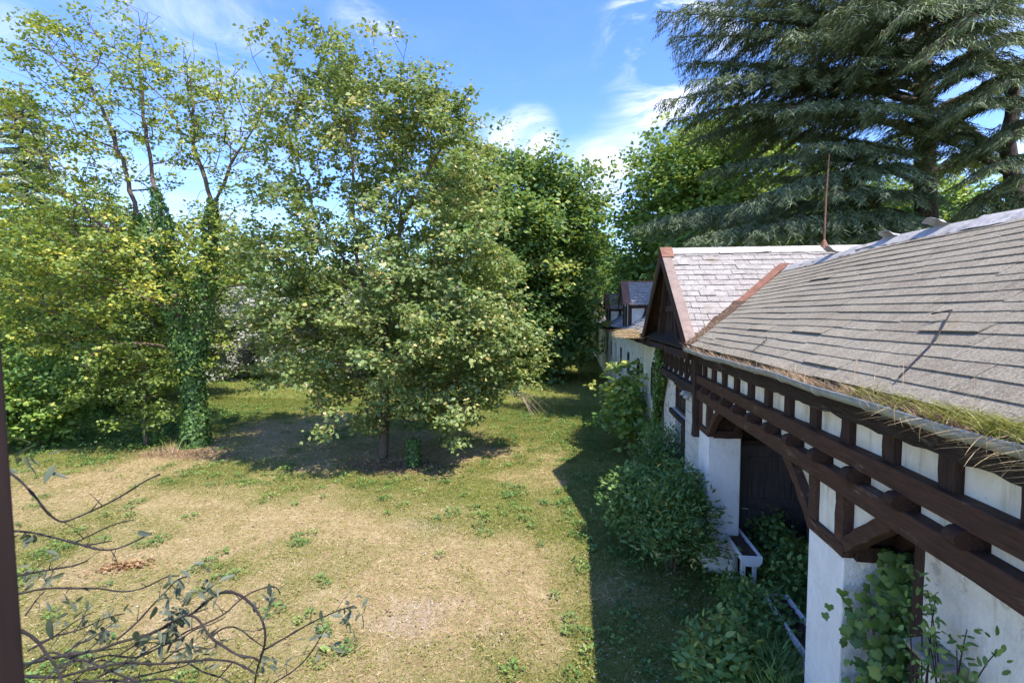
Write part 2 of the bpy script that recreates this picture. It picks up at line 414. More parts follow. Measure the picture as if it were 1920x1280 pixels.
class MB:
    """collects boxes, bars, tubes and free polygons into one mesh"""

    def __init__(s):
        s.v, s.f = [], []

    def add(s, vs, fs):
        o = len(s.v)
        s.v += [tuple(map(float, q)) for q in vs]
        s.f += [tuple(o + i for i in q) for q in fs]
        return s

    def box(s, x0, x1, y0, y1, z0, z1):
        return s.add([(x0, y0, z0), (x1, y0, z0), (x1, y1, z0), (x0, y1, z0), (x0, y0, z1), (x1, y0, z1), (x1, y1, z1), (x0, y1, z1)],
                     [(0, 3, 2, 1), (4, 5, 6, 7), (0, 1, 5, 4), (1, 2, 6, 5), (2, 3, 7, 6), (3, 0, 4, 7)])

    def bar(s, p, q, w, h, side=(1, 0, 0), seg=1, jit=0.0, bend=None, ends=True):
        """rectangular bar from p to q, w across 'side', h across the other; jit roughens it"""
        p, q = np.array(p, float), np.array(q, float)
        d = q - p; L = np.linalg.norm(d); d /= L
        sd = np.array(side, float); sd -= d * (sd @ d); sd /= np.linalg.norm(sd)
        tt = np.cross(d, sd)
        vs, fs = [], []
        for i in range(seg + 1):
            t = i / seg
            c = p + (q - p) * t
            if bend is not None:
                c = c + np.array(bend) * 4 * t * (1 - t)
            for a, b in ((-1, -1), (1, -1), (1, 1), (-1, 1)):
                vs.append(c + sd * a * w / 2 + tt * b * h / 2 + (R.normal(0, jit, 3) if jit else 0))
        for i in range(seg):
            for k in range(4):
                a, b = i * 4 + k, i * 4 + (k + 1) % 4
                fs.append((a, b, b + 4, a + 4))
        fs.append((3, 2, 1, 0)); e = seg * 4
        fs.append((e, e + 1, e + 2, e + 3))
        return s.add(vs, fs)

    def tube(s, pts, rad, n=6):
        pts = [np.array(p, float) for p in pts]
        if np.isscalar(rad):
            rad = [rad] * len(pts)
        vs, fs = [], []
        for i, p in enumerate(pts):
            d = pts[min(i + 1, len(pts) - 1)] - pts[max(i - 1, 0)]
            d /= np.linalg.norm(d) + 1e-9
            a = np.cross(d, (0.31, 0.17, 0.93) if abs(d[2]) < 0.9 else (1, 0.1, 0)); a /= np.linalg.norm(a)
            b = np.cross(d, a)
            for k in range(n):
                t = 2 * math.pi * k / n
                vs.append(p + rad[i] * (a * math.cos(t) + b * math.sin(t)))
        for i in range(len(pts) - 1):
            for k in range(n):
                q, r = i * n + k, i * n + (k + 1) % n
                fs.append((q, r, r + n, q + n))
        fs.append(tuple(range(n))[::-1]); e = (len(pts) - 1) * n
        fs.append(tuple(range(e, e + n)))
        return s.add(vs, fs)

    def prism(s, poly, axis, a, b):
        """extrude a polygon of 2D points along axis 0/1/2 from a to b"""
        n = len(poly)
        vs = []
        for t in (a, b):
            for q in poly:
                c = list(q); c.insert(axis, t); vs.append(c)
        fs = [tuple(range(n))[::-1], tuple(range(n, 2 * n))]
        for i in range(n):
            j = (i + 1) % n
            fs.append((i, j, j + n, i + n))
        return s.add(vs, fs)

    def mesh(s, name, smooth=False):
        me = bpy.data.meshes.new(name)
        me.from_pydata(s.v, [], s.f)
        import bmesh
        bm = bmesh.new(); bm.from_mesh(me)
        bmesh.ops.recalc_face_normals(bm, faces=bm.faces)
        bm.to_mesh(me); bm.free()
        if smooth:
            me.polygons.foreach_set('use_smooth', np.ones(len(me.polygons), bool))
        return me

    def build(s, name, mat, parent=None, smooth=False, bevel=0.0, **k):
        o = link(name, s.mesh(name, smooth), mat, parent, **k)
        if bevel:
            b = o.modifiers.new('bevel', 'BEVEL'); b.width = bevel; b.segments = 2; b.limit_method = 'ANGLE'
        return o


def basis(d, n):
    """rotation matrices (n,3,3) whose columns are side, dir, normal"""
    d = d / (np.linalg.norm(d, axis=1, keepdims=True) + 1e-9)
    n = n - d * np.sum(n * d, 1, keepdims=True)
    n = n / (np.linalg.norm(n, axis=1, keepdims=True) + 1e-9)
    s = np.cross(d, n)
    return np.stack([s, d, n], 2)


# leaf templates: x across, y along, z up; unit length
T_QUAD = (np.array([[0, 0, 0], [0.36, 0.45, 0.10], [0, 1, -0.06], [-0.36, 0.45, 0.10]]), np.array([[0, 1, 2, 3]]))
T_LANCE = (np.array([[0, 0, 0], [0.17, 0.4, 0.05], [0, 1, -0.08], [-0.17, 0.4, 0.05]]), np.array([[0, 1, 2, 3]]))
T_NEEDLE = (np.array([[-0.05, 0, 0], [0.05, 0, 0], [0, 1, -0.05]]), np.array([[0, 1, 2]]))
T_BLADE = (np.array([[-0.5, 0, 0], [0.5, 0, 0], [0, 1, 0]]), np.array([[0, 1, 2]]))
_mp = [(0, 0), (0.30, -0.05), (0.24, 0.16), (0.56, 0.30), (0.33, 0.44), (0.40, 0.70), (0.16, 0.66), (0, 1.0), (-0.16, 0.66), (-0.40, 0.70), (-0.33, 0.44), (-0.56, 0.30), (-0.24, 0.16), (-0.30, -0.05)]
T_MAPLE = (np.array([[x, y, -0.12 * abs(x) - 0.08 * y * y] for x, y in _mp] + [[0, 0.38, 0.03]]), np.array([[14, i, (i + 1) % 14] for i in range(14)]))
_ov = [(0, 0), (0.16, 0.15), (0.22, 0.42), (0.15, 0.75), (0, 1.0), (-0.15, 0.75), (-0.22, 0.42), (-0.16, 0.15)]
T_OVAL = (np.array([[x, y, 0.25 * abs(x) - 0.14 * y * y] for x, y in _ov] + [[0, 0.45, -0.02]]), np.array([[8, i, (i + 1) % 8] for i in range(8)]))
T_NARROW = (T_OVAL[0] * np.array([0.72, 1, 1]), T_OVAL[1])
_vn = [(0, 0.05), (0.28, -0.10), (0.52, 0.10), (0.45, 0.30), (0.52, 0.52), (0.28, 0.62), (0, 1.0), (-0.28, 0.62), (-0.52, 0.52), (-0.45, 0.30), (-0.52, 0.10), (-0.28, -0.10)]
T_VINE = (np.array([[x, y, -0.25 * abs(x) ** 1.5 - 0.1 * y * y] for x, y in _vn] + [[0, 0.35, 0.03]]), np.array([[12, i, (i + 1) % 12] for i in range(12)]))


def scatter(template, pos, d, n, size, width=1.0):
    tv, tf = template
    B = basis(d, n)
    loc = tv[None] * np.asarray(size, float).reshape(-1, 1, 1)
    if not np.isscalar(width) or width != 1.0:
        loc = loc.copy(); loc[:, :, 0] *= np.asarray(width, float).reshape(-1, 1)
    v = np.einsum('nij,nkj->nki', B, loc) + pos[:, None, :]
    k = len(tv)
    f = tf[None] + (np.arange(len(pos)) * k)[:, None, None]
    return v.reshape(-1, 3), f.reshape(-1, tf.shape[1]), k


def leaves_mesh(name, template, pos, d, n, size, tint, width=1.0):
    v, f, k = scatter(template, pos, d, n, size, width)
    return np_mesh(name, v, f, np.repeat(tint, k))


# ------------------------------------------------------------------ value noise for masks
def vnoise(x, y, scale, seed):
    r = np.random.default_rng(seed).random((128, 128))
    x, y = np.asarray(x) / scale + 512.3, np.asarray(y) / scale + 512.7
    xi, yi = np.floor(x).astype(int), np.floor(y).astype(int)
    fx, fy = x - xi, y - yi
    fx, fy = fx * fx * (3 - 2 * fx), fy * fy * (3 - 2 * fy)
    a = r[xi % 128, yi % 128]; b = r[(xi + 1) % 128, yi % 128]; c = r[xi % 128, (yi + 1) % 128]; e = r[(xi + 1) % 128, (yi + 1) % 128]
    return (a * (1 - fx) + b * fx) * (1 - fy) + (c * (1 - fx) + e * fx) * fy


def fbm(x, y, s, seed):
    return (vnoise(x, y, s, seed) * 0.5 + vnoise(x, y, s / 2.1, seed + 1) * 0.28 + vnoise(x, y, s / 4.3, seed + 2) * 0.15 + vnoise(x, y, s / 9, seed + 3) * 0.07)


def sstep(v, a, b):
    t = np.clip((v - a) / (b - a), 0, 1)
    return t * t * (3 - 2 * t)


def masks(x, y):
    n = fbm(x, y, 2.6, 11)
    n2 = fbm(x, y, 0.8, 31)
    g = 0.50 + 0 * x
    g = g + 0.42 * sstep(x, -0.6, 0.6) * sstep(-y, -40, -20)            # shaded strip along the building
    g = g + 0.30 * np.exp(-((y - 13.0) / 1.3) ** 2) * sstep(-x, 3.4, 5.5) * sstep(x, -13, -10)     # green band before the maple
    g = g + 0.22 * sstep(x, -4.2, -1.8) * sstep(y, 9, 12)
    g = g + 0.22 * sstep(x, -3.0, -0.8) * sstep(-y, -9, -7)
    g = g + 0.32 * sstep(y, 17, 26)
    g = g + 0.50 * sstep(-x, 14, 16.5) * sstep(y, 13, 15)
    g = g + 0.35 * np.exp(-(((x + 5.5) / 2.2) ** 2 + ((y - 5.2) / 0.9) ** 2))
    g = g - 0.26 * np.exp(-(((x + 4.5) / 3.0) ** 2 + ((y - 9.3) / 1.8) ** 2))
    g = g - 0.30 * np.exp(-(((x + 1.9) / 1.3) ** 2 + ((y - 7.3) / 0.7) ** 2))
    green = np.clip(sstep(n * 0.75 + n2 * 0.35 + (g - 0.5) * 0.9, 0.34, 0.92), 0, 1)
    lit = np.exp(-(((x + 5.7) / 2.3) ** 2 + ((y - 14.7) / 1.1) ** 2)) + 0.9 * np.exp(-(((x + 13.5) / 3.0) ** 2 + ((y - 15.0) / 1.0) ** 2)) + 0.55 * np.exp(-(((x - 2.2) / 0.7) ** 2 + ((y - 7.8) / 1.8) ** 2))
    lit = lit + 0.4 * np.exp(-(((x + 2.5) / 3.0) ** 2 + ((y - 26) / 4.0) ** 2))
    litter = np.clip(sstep(lit + (n - 0.5) * 0.7, 0.35, 0.85), 0, 1)
    bare = np.exp(-(((x + 2.2) / 1.5) ** 2 + ((y - 7.3) / 0.8) ** 2)) + 0.55 * np.exp(-(((x + 6.2) / 2.0) ** 2 + ((y - 6.6) / 0.8) ** 2)) + 0.5 * np.exp(-(((x + 3.0) / 2.2) ** 2 + ((y - 10.2) / 1.2) ** 2))
    bare = 0.6 * np.clip(sstep(bare + (n2 - 0.5) * 1.3, 0.45, 1.05), 0, 1)
    return green, litter, bare


# ------------------------------------------------------------------ ground
def axis(fine0, fine1, step, lo, hi):
    a = list(np.arange(fine0, fine1 + 1e-6, step))
    s, q = step, fine1
    while q < hi:
        s *= 1.35; q += s; a.append(q)
    s, q = step, fine0
    while q > lo:
        s *= 1.35; q -= s; a.insert(0, q)
    return np.array(a)


gx, gy = axis(-22, 4.5, 0.13, -700, 700), axis(3.5, 27, 0.13, -60, 900)
XX, YY = np.meshgrid(gx, gy, indexing='ij')
ZZ = (fbm(XX, YY, 1.7, 71) - 0.5) * 0.07 * np.exp(-((XX + 6) / 60) ** 2)
gv = np.stack([XX, YY, ZZ - 0.02], 2).reshape(-1, 3)
ii = np.arange(len(gx) * len(gy)).reshape(len(gx), len(gy))
gf = np.stack([ii[:-1, :-1], ii[1:, :-1], ii[1:, 1:], ii[:-1, 1:]], 2).reshape(-1, 4)
gme = np_mesh('ground', gv, gf, smooth=True)
mk = masks(gv[:, 0], gv[:, 1])
ca = gme.attributes.new('mask', 'FLOAT_COLOR', 'POINT')
ca.data.foreach_set('color', np.stack([mk[0], mk[1], mk[2], np.ones(len(gv))], 1).astype(np.float32).ravel())


def ground_col(nt, vec):
    at = N(nt, 'ShaderNodeAttribute', attribute_name='mask')
    sp = N(nt, 'ShaderNodeSeparateColor'); nt.links.new(at.outputs['Color'], sp.inputs[0])
    a = noise(nt, vec, 2.3, 8, 0.7, 0.4)
    c = ramp(nt, a, [(0.28, (0.28, 0.195, 0.105)), (0.5, (0.46, 0.335, 0.20)), (0.72, (0.60, 0.465, 0.315))])
    b = noise(nt, vec, 13, 6, 0.7)
    c = mix(nt, rng_map(nt, b, 0.43, 0.60, 0, 0.7), c, (0.25, 0.25, 0.075))
    gcol = ramp(nt, noise(nt, vec, 7, 6, 0.7), [(0.3, (0.12, 0.15, 0.032)), (0.55, (0.21, 0.22, 0.055)), (0.8, (0.35, 0.30, 0.12))])
    c = mix(nt, sp.outputs[0], c, gcol)
    bcol = ramp(nt, noise(nt, vec, 9, 6, 0.7), [(0.3, (0.36, 0.26, 0.19)), (0.6, (0.52, 0.42, 0.33)), (0.8, (0.66, 0.58, 0.50))])
    c = mix(nt, sp.outputs[2], c, bcol)
    lcol = ramp(nt, noise(nt, vec, 16, 6, 0.75), [(0.3, (0.10, 0.06, 0.035)), (0.55, (0.23, 0.145, 0.09)), (0.8, (0.40, 0.28, 0.19))])
    c = mix(nt, sp.outputs[1], c, lcol)
    v = noise(nt, vec, 48, 4, 0.75)
    c = mix(nt, rng_map(nt, v, 0.33, 0.55, 0.6, 0), c, (0.10, 0.08, 0.035))
    return mix(nt, rng_map(nt, noise(nt, vec, 85, 2, 0.6), 0.66, 0.74, 0, 0.6), c, (0.72, 0.66, 0.56))


M['ground'] = surface('dry_lawn', ground_col, 0.95, 0.1, (lambda nt, v: noise(nt, v, 26, 6, 0.75), 0.05))
link('ground', gme, M['ground'], kind='structure')

# ------------------------------------------------------------------ lawn: grass and straw standing on the ground
def ground_pts(n, x0, x1, y0, y1, power=1.0):
    x = R.uniform(x0, x1, n)
    y = y0 + (y1 - y0) * R.random(n) ** power
    return x, y


def blades(name, x, y, h, w, lean, tint, mat, z0=-0.015):
    n = len(x)
    pos = np.stack([x, y, np.full(n, z0)], 1)
    a = R.uniform(0, 2 * np.pi, n)
    d = np.stack([np.cos(a) * lean, np.sin(a) * lean, np.ones(n)], 1)
    b = R.uniform(0, 2 * np.pi, n)
    nn = np.stack([np.cos(b), np.sin(b), np.zeros(n)], 1)
    me = leaves_mesh(name, T_BLADE, pos, d, nn, h, tint, w / h)
    return link(name, me, mat, kind='stuff')


x, y = ground_pts(620000, -21, 3.0, 4.2, 26, 1.5)
g, l, b = masks(x, y)
keep = (R.random(len(x)) < np.clip(0.26 + g * 1.0, 0, 1) * (1 - 0.75 * l) * (1 - 0.6 * b))
x, y, g = x[keep], y[keep], g[keep]
n = len(x)
o = blades('grass', x, y, R.uniform(0.025, 0.065, n) * (0.7 + 0.6 * g), R.uniform(0.006, 0.012, n) * (0.8 + y / 16), R.uniform(0.2, 1.4, n),
           np.clip(0.66 - g * 0.48 + R.normal(0, 0.20, n), 0, 1), LM['grass'])
o['label'] = 'green and yellowing grass of the unmown lawn'
x, y = ground_pts(170000, -21, 2.6, 4.2, 20, 1.6)
g, l, b = masks(x, y)
keep = R.random(len(x)) < np.clip(0.85 - g * 0.75, 0.05, 1)
x, y = x[keep], y[keep]; n = len(x)
o = blades('dry_grass', x, y, R.uniform(0.05, 0.13, n), R.uniform(0.005, 0.010, n) * (0.8 + y / 16), R.uniform(1.6, 7.0, n), R.random(n), LM['straw'], 0.0)
o['label'] = 'flattened straw coloured dead grass on the lawn'

# low broad-leaved weeds in clumps
cx, cy_ = ground_pts(2000, -20, 2.7, 4.3, 24, 1.3)
g, l, b = masks(cx, cy_)
keep = R.random(len(cx)) < np.clip(g * 1.15 - 0.12, 0.06, 1) * (1 - l)
cx, cy_ = cx[keep], cy_[keep]
rad = R.uniform(0.05, 0.20, len(cx))
cnt = (rad * 260).astype(int) + 6
ci = np.repeat(np.arange(len(cx)), cnt); n = len(ci)
a = R.uniform(0, 2 * np.pi, n); rr = np.sqrt(R.random(n)) * rad[ci]
pos = np.stack([cx[ci] + np.cos(a) * rr, cy_[ci] + np.sin(a) * rr, R.random(n) * 0.10 * (1 - rr / 0.25)], 1)
d = np.stack([np.cos(a) + R.normal(0, .4, n), np.sin(a) + R.normal(0, .4, n), R.uniform(-0.1, 0.9, n)], 1)
nn = np.stack([R.normal(0, .4, n), R.normal(0, .4, n), np.ones(n)], 1)
link('weeds', leaves_mesh('weeds', T_QUAD, pos, d, nn, R.uniform(0.035, 0.075, n), np.clip(R.normal(0.45, 0.2, n) + R.normal(0, .15, len(cx))[ci], 0, 1)), LM['bramble'],
     kind='stuff', label='low broad leaved weeds dotted over the lawn')
x, y = ground_pts(90000, -18, 2.6, 4.2, 26, 1.0)
g, l, b = masks(x, y)
keep = R.random(len(x)) < np.clip(l * 0.9, 0.015, 1)
x, y = x[keep], y[keep]; n = len(x)
a = R.uniform(0, 6.28, n)
link('leaf_litter', leaves_mesh('leaf_litter', T_QUAD, np.stack([x, y, R.uniform(0, 0.02, n)], 1), np.stack([np.cos(a), np.sin(a), R.normal(0, .25, n)], 1), R.normal(0, .35, (n, 3)) + np.array([0, 0, 1]), R.uniform(0.03, 0.075, n), np.clip(R.normal(0.45, 0.25, n), 0, 1)), LM['litter'],
     kind='stuff', label='brown fallen leaves under the trees')
x = R.uniform(-34, 3, 60000); y = R.uniform(25, 50, 60000)
n = len(x)
o = blades('far_grass', x, y, R.uniform(0.08, 0.22, n), R.uniform(0.02, 0.04, n), R.uniform(0.3, 1.4, n), np.clip(0.30 + 0.45 * (vnoise(x, y, 1.6, 63) - 0.3) + R.normal(0, 0.16, n), 0, 1), LM['grass'])
o['label'] = 'longer rough grass at the back of the lawn'
# tiny seedlings and clover between the straw
x, y = ground_pts(60000, -18, 2.6, 4.2, 20, 1.5)
g, l, b = masks(x, y)
keep = R.random(len(x)) < np.clip(0.20 + 0.8 * g, 0, 1) * (1 - 0.8 * l) * sstep(vnoise(x, y, 0.35, 77), 0.25, 0.75)
x, y = x[keep], y[keep]
ci = np.repeat(np.arange(len(x)), 4); n = len(ci)
pos = np.stack([x[ci] + R.normal(0, .012, n), y[ci] + R.normal(0, .012, n), R.uniform(0.0, 0.03, n)], 1)
a = R.uniform(0, 6.28, n)
link('clover', leaves_mesh('clover', T_QUAD, pos, np.stack([np.cos(a), np.sin(a), R.uniform(-.1, .7, n)], 1), R.normal(0, .35, (n, 3)) + np.array([0, 0, 1]), R.uniform(0.016, 0.038, n), np.clip(R.normal(0.55, 0.2, n), 0, 1)), LM['grass'],
     kind='stuff', label='tiny clover and seedlings speckling the dry lawn')
# pale stones
x, y = ground_pts(2600, -9, 2.0, 4.4, 12, 1.3)
g, l, b = masks(x, y)
keep = R.random(len(x)) < 0.08 + 0.9 * b
x, y = x[keep], y[keep]; n = len(x)
oct_v = np.array([[1, 0, 0], [-1, 0, 0], [0, 1, 0], [0, -1, 0], [0, 0, .6], [0, 0, -.4]], float)
oct_f = np.array([[0, 2, 4], [2, 1, 4], [1, 3, 4], [3, 0, 4], [2, 0, 5], [1, 2, 5], [3, 1, 5], [0, 3, 5]])
a = R.uniform(0, 6.28, n)
v, f, k = scatter((oct_v, oct_f), np.stack([x, y, np.full(n, 0.005)], 1), np.stack([np.cos(a), np.sin(a), R.normal(0, .2, n)], 1), np.stack([R.normal(0, .2, n), R.normal(0, .2, n), np.ones(n)], 1), R.uniform(0.006, 0.022, n), R.uniform(0.6, 1.3, n))
M['pebble'] = surface('pale_pebbles', lambda nt, v: (0.62, 0.58, 0.53), 0.9, 0.2)
link('gravel', np_mesh('gravel', v, f), M['pebble'], kind='stuff', label='small pale stones scattered on the bare lawn')

# ------------------------------------------------------------------ the stable building
stable = thing('stable_building', 'long white half timbered stable with weathered shingle roof and dark gable', 'building', (4.9, 10, 0))
stable.location = (0, 0, 0)
Z_E, X_E = 4.24, 2.24          # roof edge above the gutter
X_R, Z_R = 4.9, 5.98           # main ridge
SL = (Z_R - Z_E) / (X_R - X_E)
L_SL = math.hypot(X_R - X_E, Z_R - Z_E)
SD = np.array([(X_R - X_E) / L_SL, 0, (Z_R - Z_E) / L_SL])      # up the main slope
SN = np.array([-SD[2], 0, SD[0]])                               # its outward normal
Y_CR, Z_CR = 12.7, 6.5         # cross gable ridge
Y_C0, Y_C1, Z_C = 9.6, 15.8, 4.22
CSL = (Z_CR - Z_C) / (Y_CR - Y_C0)
Y_N = 0.4                      # near end of the range

# --- main roof decks (near range and far wing), back slopes
mb = MB()
for y0, y1 in ((Y_N, 12.7), (12.7, 75)):
    mb.add([(X_E, y0, Z_E - 0.05), (X_R, y0, Z_R - 0.05), (X_R, y1, Z_R - 0.05), (X_E, y1, Z_E - 0.05), (X_E, y0, Z_E - 0.11), (X_R, y0, Z_R - 0.13), (X_R, y1, Z_R - 0.13), (X_E, y1, Z_E - 0.11)],
           [(0, 1, 2, 3), (7, 6, 5, 4), (0, 4, 5, 1), (2, 6, 7, 3), (3, 7, 4, 0), (1, 5, 6, 2)])
    xb = 2 * X_R - X_E
    mb.add([(xb, y0, Z_E - 0.05), (X_R, y0, Z_R - 0.05), (X_R, y1, Z_R - 0.05), (xb, y1, Z_E - 0.05)], [(3, 2, 1, 0)])
main_roof = mb.build('main_roof', M['deck'], stable)


def warp(y, s):
    """sag of the old roof"""
    return 0.030 * math.sin(y * 0.9 + 0.6) * (s / L_SL) + 0.007 * math.sin(y * 2.1 + s * 1.3) - 0.03


def valley_s(y):
    """slope length at which the cross gable roof meets the main slope at this y (near side)"""
    z = Z_C + CSL * (y - Y_C0)
    return (z - Z_E) / SD[2]


def slab(p, u, v, w, h, t, nrm, rot=0.0, drop=0.0, chip=0.0):
    """a thin slab with corner at p, width w along u, height h along v, thickness t along nrm"""
    u, v, nrm = map(np.array, (u, v, nrm))
    c, s_ = math.cos(rot), math.sin(rot)
    u2, v2 = u * c + v * s_, v * c - u * s_
    pts = []
    for a, b in ((0, 0), (1, 0), (1, 1), (0, 1)):
        q = p + u2 * (a * w) + v2 * (b * h)
        if b == 0:
            q = q + nrm * drop + v2 * (R.uniform(-chip, chip))
        pts.append(q)
    mbs = MB()
    mbs.add([q + nrm * t for q in pts] + pts, [(0, 1, 2, 3), (7, 6, 5, 4), (0, 4, 5, 1), (1, 5, 6, 2), (2, 6, 7, 3), (3, 7, 4, 0)])
    return mbs


ROWS, EXPO = 20, L_SL / 20
cand = []
for r in range(ROWS):
    s0 = r * EXPO
    y = Y_N + (0.0 if r % 2 else 0.24)
    while y < 12.2:
        w = R.uniform(0.55, 0.85)
        cand.append((r, s0, y, w))
        y += w
vis = []
for r, s0, y, w in cand:
    if valley_s(y + 0.05) > s0 + EXPO * 0.6 and y > Y_C0:
        continue
    x = X_E + SD[0] * s0
    vis.append((r, s0, y, w, (y + w) > 1.02 * x + 0.55))
near_first = sorted([c for c in vis if c[4]], key=lambda c: c[2] + 0.3 * c[1])
chosen = set(id(c) for c in near_first[:300])
rest = MB()
for c in vis:
    r, s0, y, w, ok = c
    up_ = R.random() < 0.06
    p = np.array([X_E, y, Z_E]) + SD * (s0 + R.normal(0, 0.003) + (R.uniform(-0.045, 0.02) if R.random() < 0.05 else 0)) + SN * (0.012 + warp(y, s0))
    uu = np.array([0, w, 0]) + SN * (warp(y + w, s0) - warp(y, s0)); uu /= np.linalg.norm(uu)
    m_ = slab(p, uu, SD, w - R.uniform(0.004, 0.009), EXPO * 1.35, 0.011, SN, R.normal(0, 0.0025), 0.012 + R.uniform(0, 0.006) + (0.014 if up_ else 0), 0.008)
    if id(c) in chosen:
        m_.build('shingle', M['shingle'], main_roof)
    else:
        rest.add(m_.v, m_.f)
rest.build('shingle_courses', M['shingle'], main_roof, kind='stuff')

# far wing roof: courses of slate joined
fw_ = MB()
for r in range(18):
    s0 = r * L_SL / 18
    y = 15.9 + 0.2 * (r % 2)
    while y < 60:
        w = R.uniform(0.4, 0.6)
        p = np.array([X_E, y, Z_E]) + SD * (s0 + R.normal(0, 0.02)) + SN * (-0.03 + R.normal(0, 0.006))
        q = slab(p, (0, 1, 0), SD, w - 0.01, L_SL / 18 * 1.25, 0.016, SN, R.normal(0, 0.015), 0.02, 0.02)
        fw_.add(q.v, q.f)
        y += w
fw_.build('slate_courses', M['blue_slate'], main_roof, kind='stuff')

# ridge sheets of the main roof, some lifted and torn
y = Y_N
while y < 12.1:
    L = R.uniform(0.8, 1.25)
    y1 = min(y + L, 12.35)
    q = MB()
    vs, fs = [], []
    K = 8
    lift = R.uniform(0.0, 0.035)
    for i in range(K + 1):
        yy = y + (y1 - y) * i / K
        e = lift * (i / K) ** 2
        wob = R.normal(0, 0.008)
        zc = Z_R + 0.015 + warp(yy, L_SL) + e
        for (dx, dz) in ((-0.22 - R.uniform(0, .015), -0.16 + wob), (-0.10, -0.06 + wob * 0.6), (0, 0.0), (0.10, -0.06), (0.22, -0.155)):
            vs.append((X_R + dx, yy, zc + dz + 0.03))
    for i in range(K):
        for k in range(4):
            fs.append((i * 5 + k, (i + 1) * 5 + k, (i + 1) * 5 + k + 1, i * 5 + k + 1))
    q.add(vs, fs)
    ob = q.build('ridge_sheet', M['ridge'], stable)
    so = ob.modifiers.new('thick', 'SOLIDIFY'); so.thickness = 0.006
    y = y1 - 0.03
for y, sgn in ((8.0, 1), (7.05, 1), (9.7, -1)):     # curled torn flaps
    vs, fs = [], []
    for i in range(7):
        t = i / 6
        for k in range(4):
            vs.append((X_R - 0.12 + 0.26 * k / 3 + R.normal(0, .01), y + 0.36 * t, Z_R + 0.06 + 0.10 * math.sin(t * 2.6) * (1 - 0.5 * k / 3) + R.normal(0, .008) - 0.02 * k))
    for i in range(6):
        for k in range(3):
            fs.append((i * 4 + k, (i + 1) * 4 + k, (i + 1) * 4 + k + 1, i * 4 + k + 1))
    ob = MB().add(vs, fs).build('torn_ridge_flap', M['ridge'], stable)
    so = ob.modifiers.new('thick', 'SOLIDIFY'); so.thickness = 0.005

# --- cross gable roof
CX0, CX1 = 2.2, 7.6
mb = MB()
for ys in (Y_C0, Y_C1):
    t = 0.05
    mb.add([(CX0, ys, Z_C - t), (CX1, ys, Z_C - t), (CX1, Y_CR, Z_CR - t), (CX0, Y_CR, Z_CR - t), (CX0, ys, Z_C - t - .07), (CX1, ys, Z_C - t - .07), (CX1, Y_CR, Z_CR - t - .08), (CX0, Y_CR, Z_CR - t - .08)],
           [(0, 1, 2, 3), (7, 6, 5, 4), (0, 4, 5, 1), (1, 5, 6, 2), (2, 6, 7, 3), (3, 7, 4, 0)])
gable_roof = mb.build('gable_roof', M['timber'], stable)
CL = math.hypot(Y_CR - Y_C0, Z_CR - Z_C)
CD = np.array([0, (Y_CR - Y_C0) / CL, (Z_CR - Z_C) / CL]); CN = np.array([0, -CD[2], CD[1]])
rows = 17
ex = (CL - 0.12) / rows
cnt_s = 0
frest = MB()
for r in range(rows):
    s0 = r * ex
    x = CX0 + 0.15
    first = True
    zrow = Z_C + CD[2] * (s0 + ex)
    xmax = X_E + (zrow - Z_E) / SL + 0.15 if zrow < Z_R else CX1
    while x < xmax:
        w = R.uniform(0.22, 0.34) if not first else (0.30 if r % 2 else 0.16)
        first = False
        p = np.array([x, Y_C0, Z_C]) + CD * (s0 + R.normal(0, 0.004)) + CN * (-0.04 + R.normal(0, 0.004))
        m_ = slab(p, (1, 0, 0), CD, w - R.uniform(0.003, 0.012), ex * 1.3, 0.014, CN, R.normal(0, 0.012), 0.018 + R.uniform(0, .008), 0.012)
        if x < 5.6 and cnt_s < 296:
            m_.build('slate', M['slate'], gable_roof); cnt_s += 1
        else:
            frest.add(m_.v, m_.f)
        x += w
CDb = np.array([0, -CD[1], CD[2]]); CNb = np.array([0, CD[2], CD[1]])
for r in range(rows):
    x = CX0 + 0.15
    while x < 5.8:
        w = 0.34
        q = slab(np.array([x, Y_C1, Z_C]) + CDb * (r * ex) + CNb * -0.04, (1, 0, 0), CDb, w - 0.01, ex * 1.3, 0.014, CNb, 0, 0.02, 0.01)
        frest.add(q.v, q.f); x += w
frest.build('slate_courses', M['slate'], gable_roof, kind='stuff')
# ridge cap of the cross gable in sheets
xs = [CX0 + 0.26, 3.55, 4.75, 6.0, 7.6]
for i in range(4):
    a, b_ = xs[i] + (0.02 if i else 0), xs[i + 1] + 0.01
    K = 6
    vs, fs = [], []
    for j in range(K + 1):
        xx = a + (b_ - a) * j / K
        wob = 0.06 * (j / K) ** 4 if i == 1 else R.normal(0, 0.006)
        for dy, dz in ((-0.22, -0.175), (-0.1, -0.075 + wob * .5), (0, 0.0), (0.1, -0.07), (0.22, -0.17)):
            vs.append((xx, Y_CR + dy, Z_CR + 0.03 + dz + (wob if dy < 0 else 0) * 0.6))
    for j in range(K):
        for k in range(4):
            fs.append((j * 5 + k, (j + 1) * 5 + k, (j + 1) * 5 + k + 1, j * 5 + k + 1))
    ob = MB().add(vs, fs).build('ridge_sheet', M['ridge'], stable)
    so = ob.modifiers.new('thick', 'SOLIDIFY'); so.thickness = 0.006
mb = MB()
for sgn in (-1, 1):
    mb.add([(CX0 - 0.03, Y_CR, Z_CR + 0.045), (CX0 + 0.27, Y_CR, Z_CR + 0.045), (CX0 + 0.27, Y_CR + sgn * 0.36, Z_CR + 0.04 - 0.36 * CSL), (CX0 - 0.03, Y_CR + sgn * 0.36, Z_CR + 0.04 - 0.36 * CSL)], [(0, 1, 2, 3)])
ob = mb.build('rusty_ridge_end', M['rust'], stable)
so = ob.modifiers.new('thick', 'SOLIDIFY'); so.thickness = 0.012
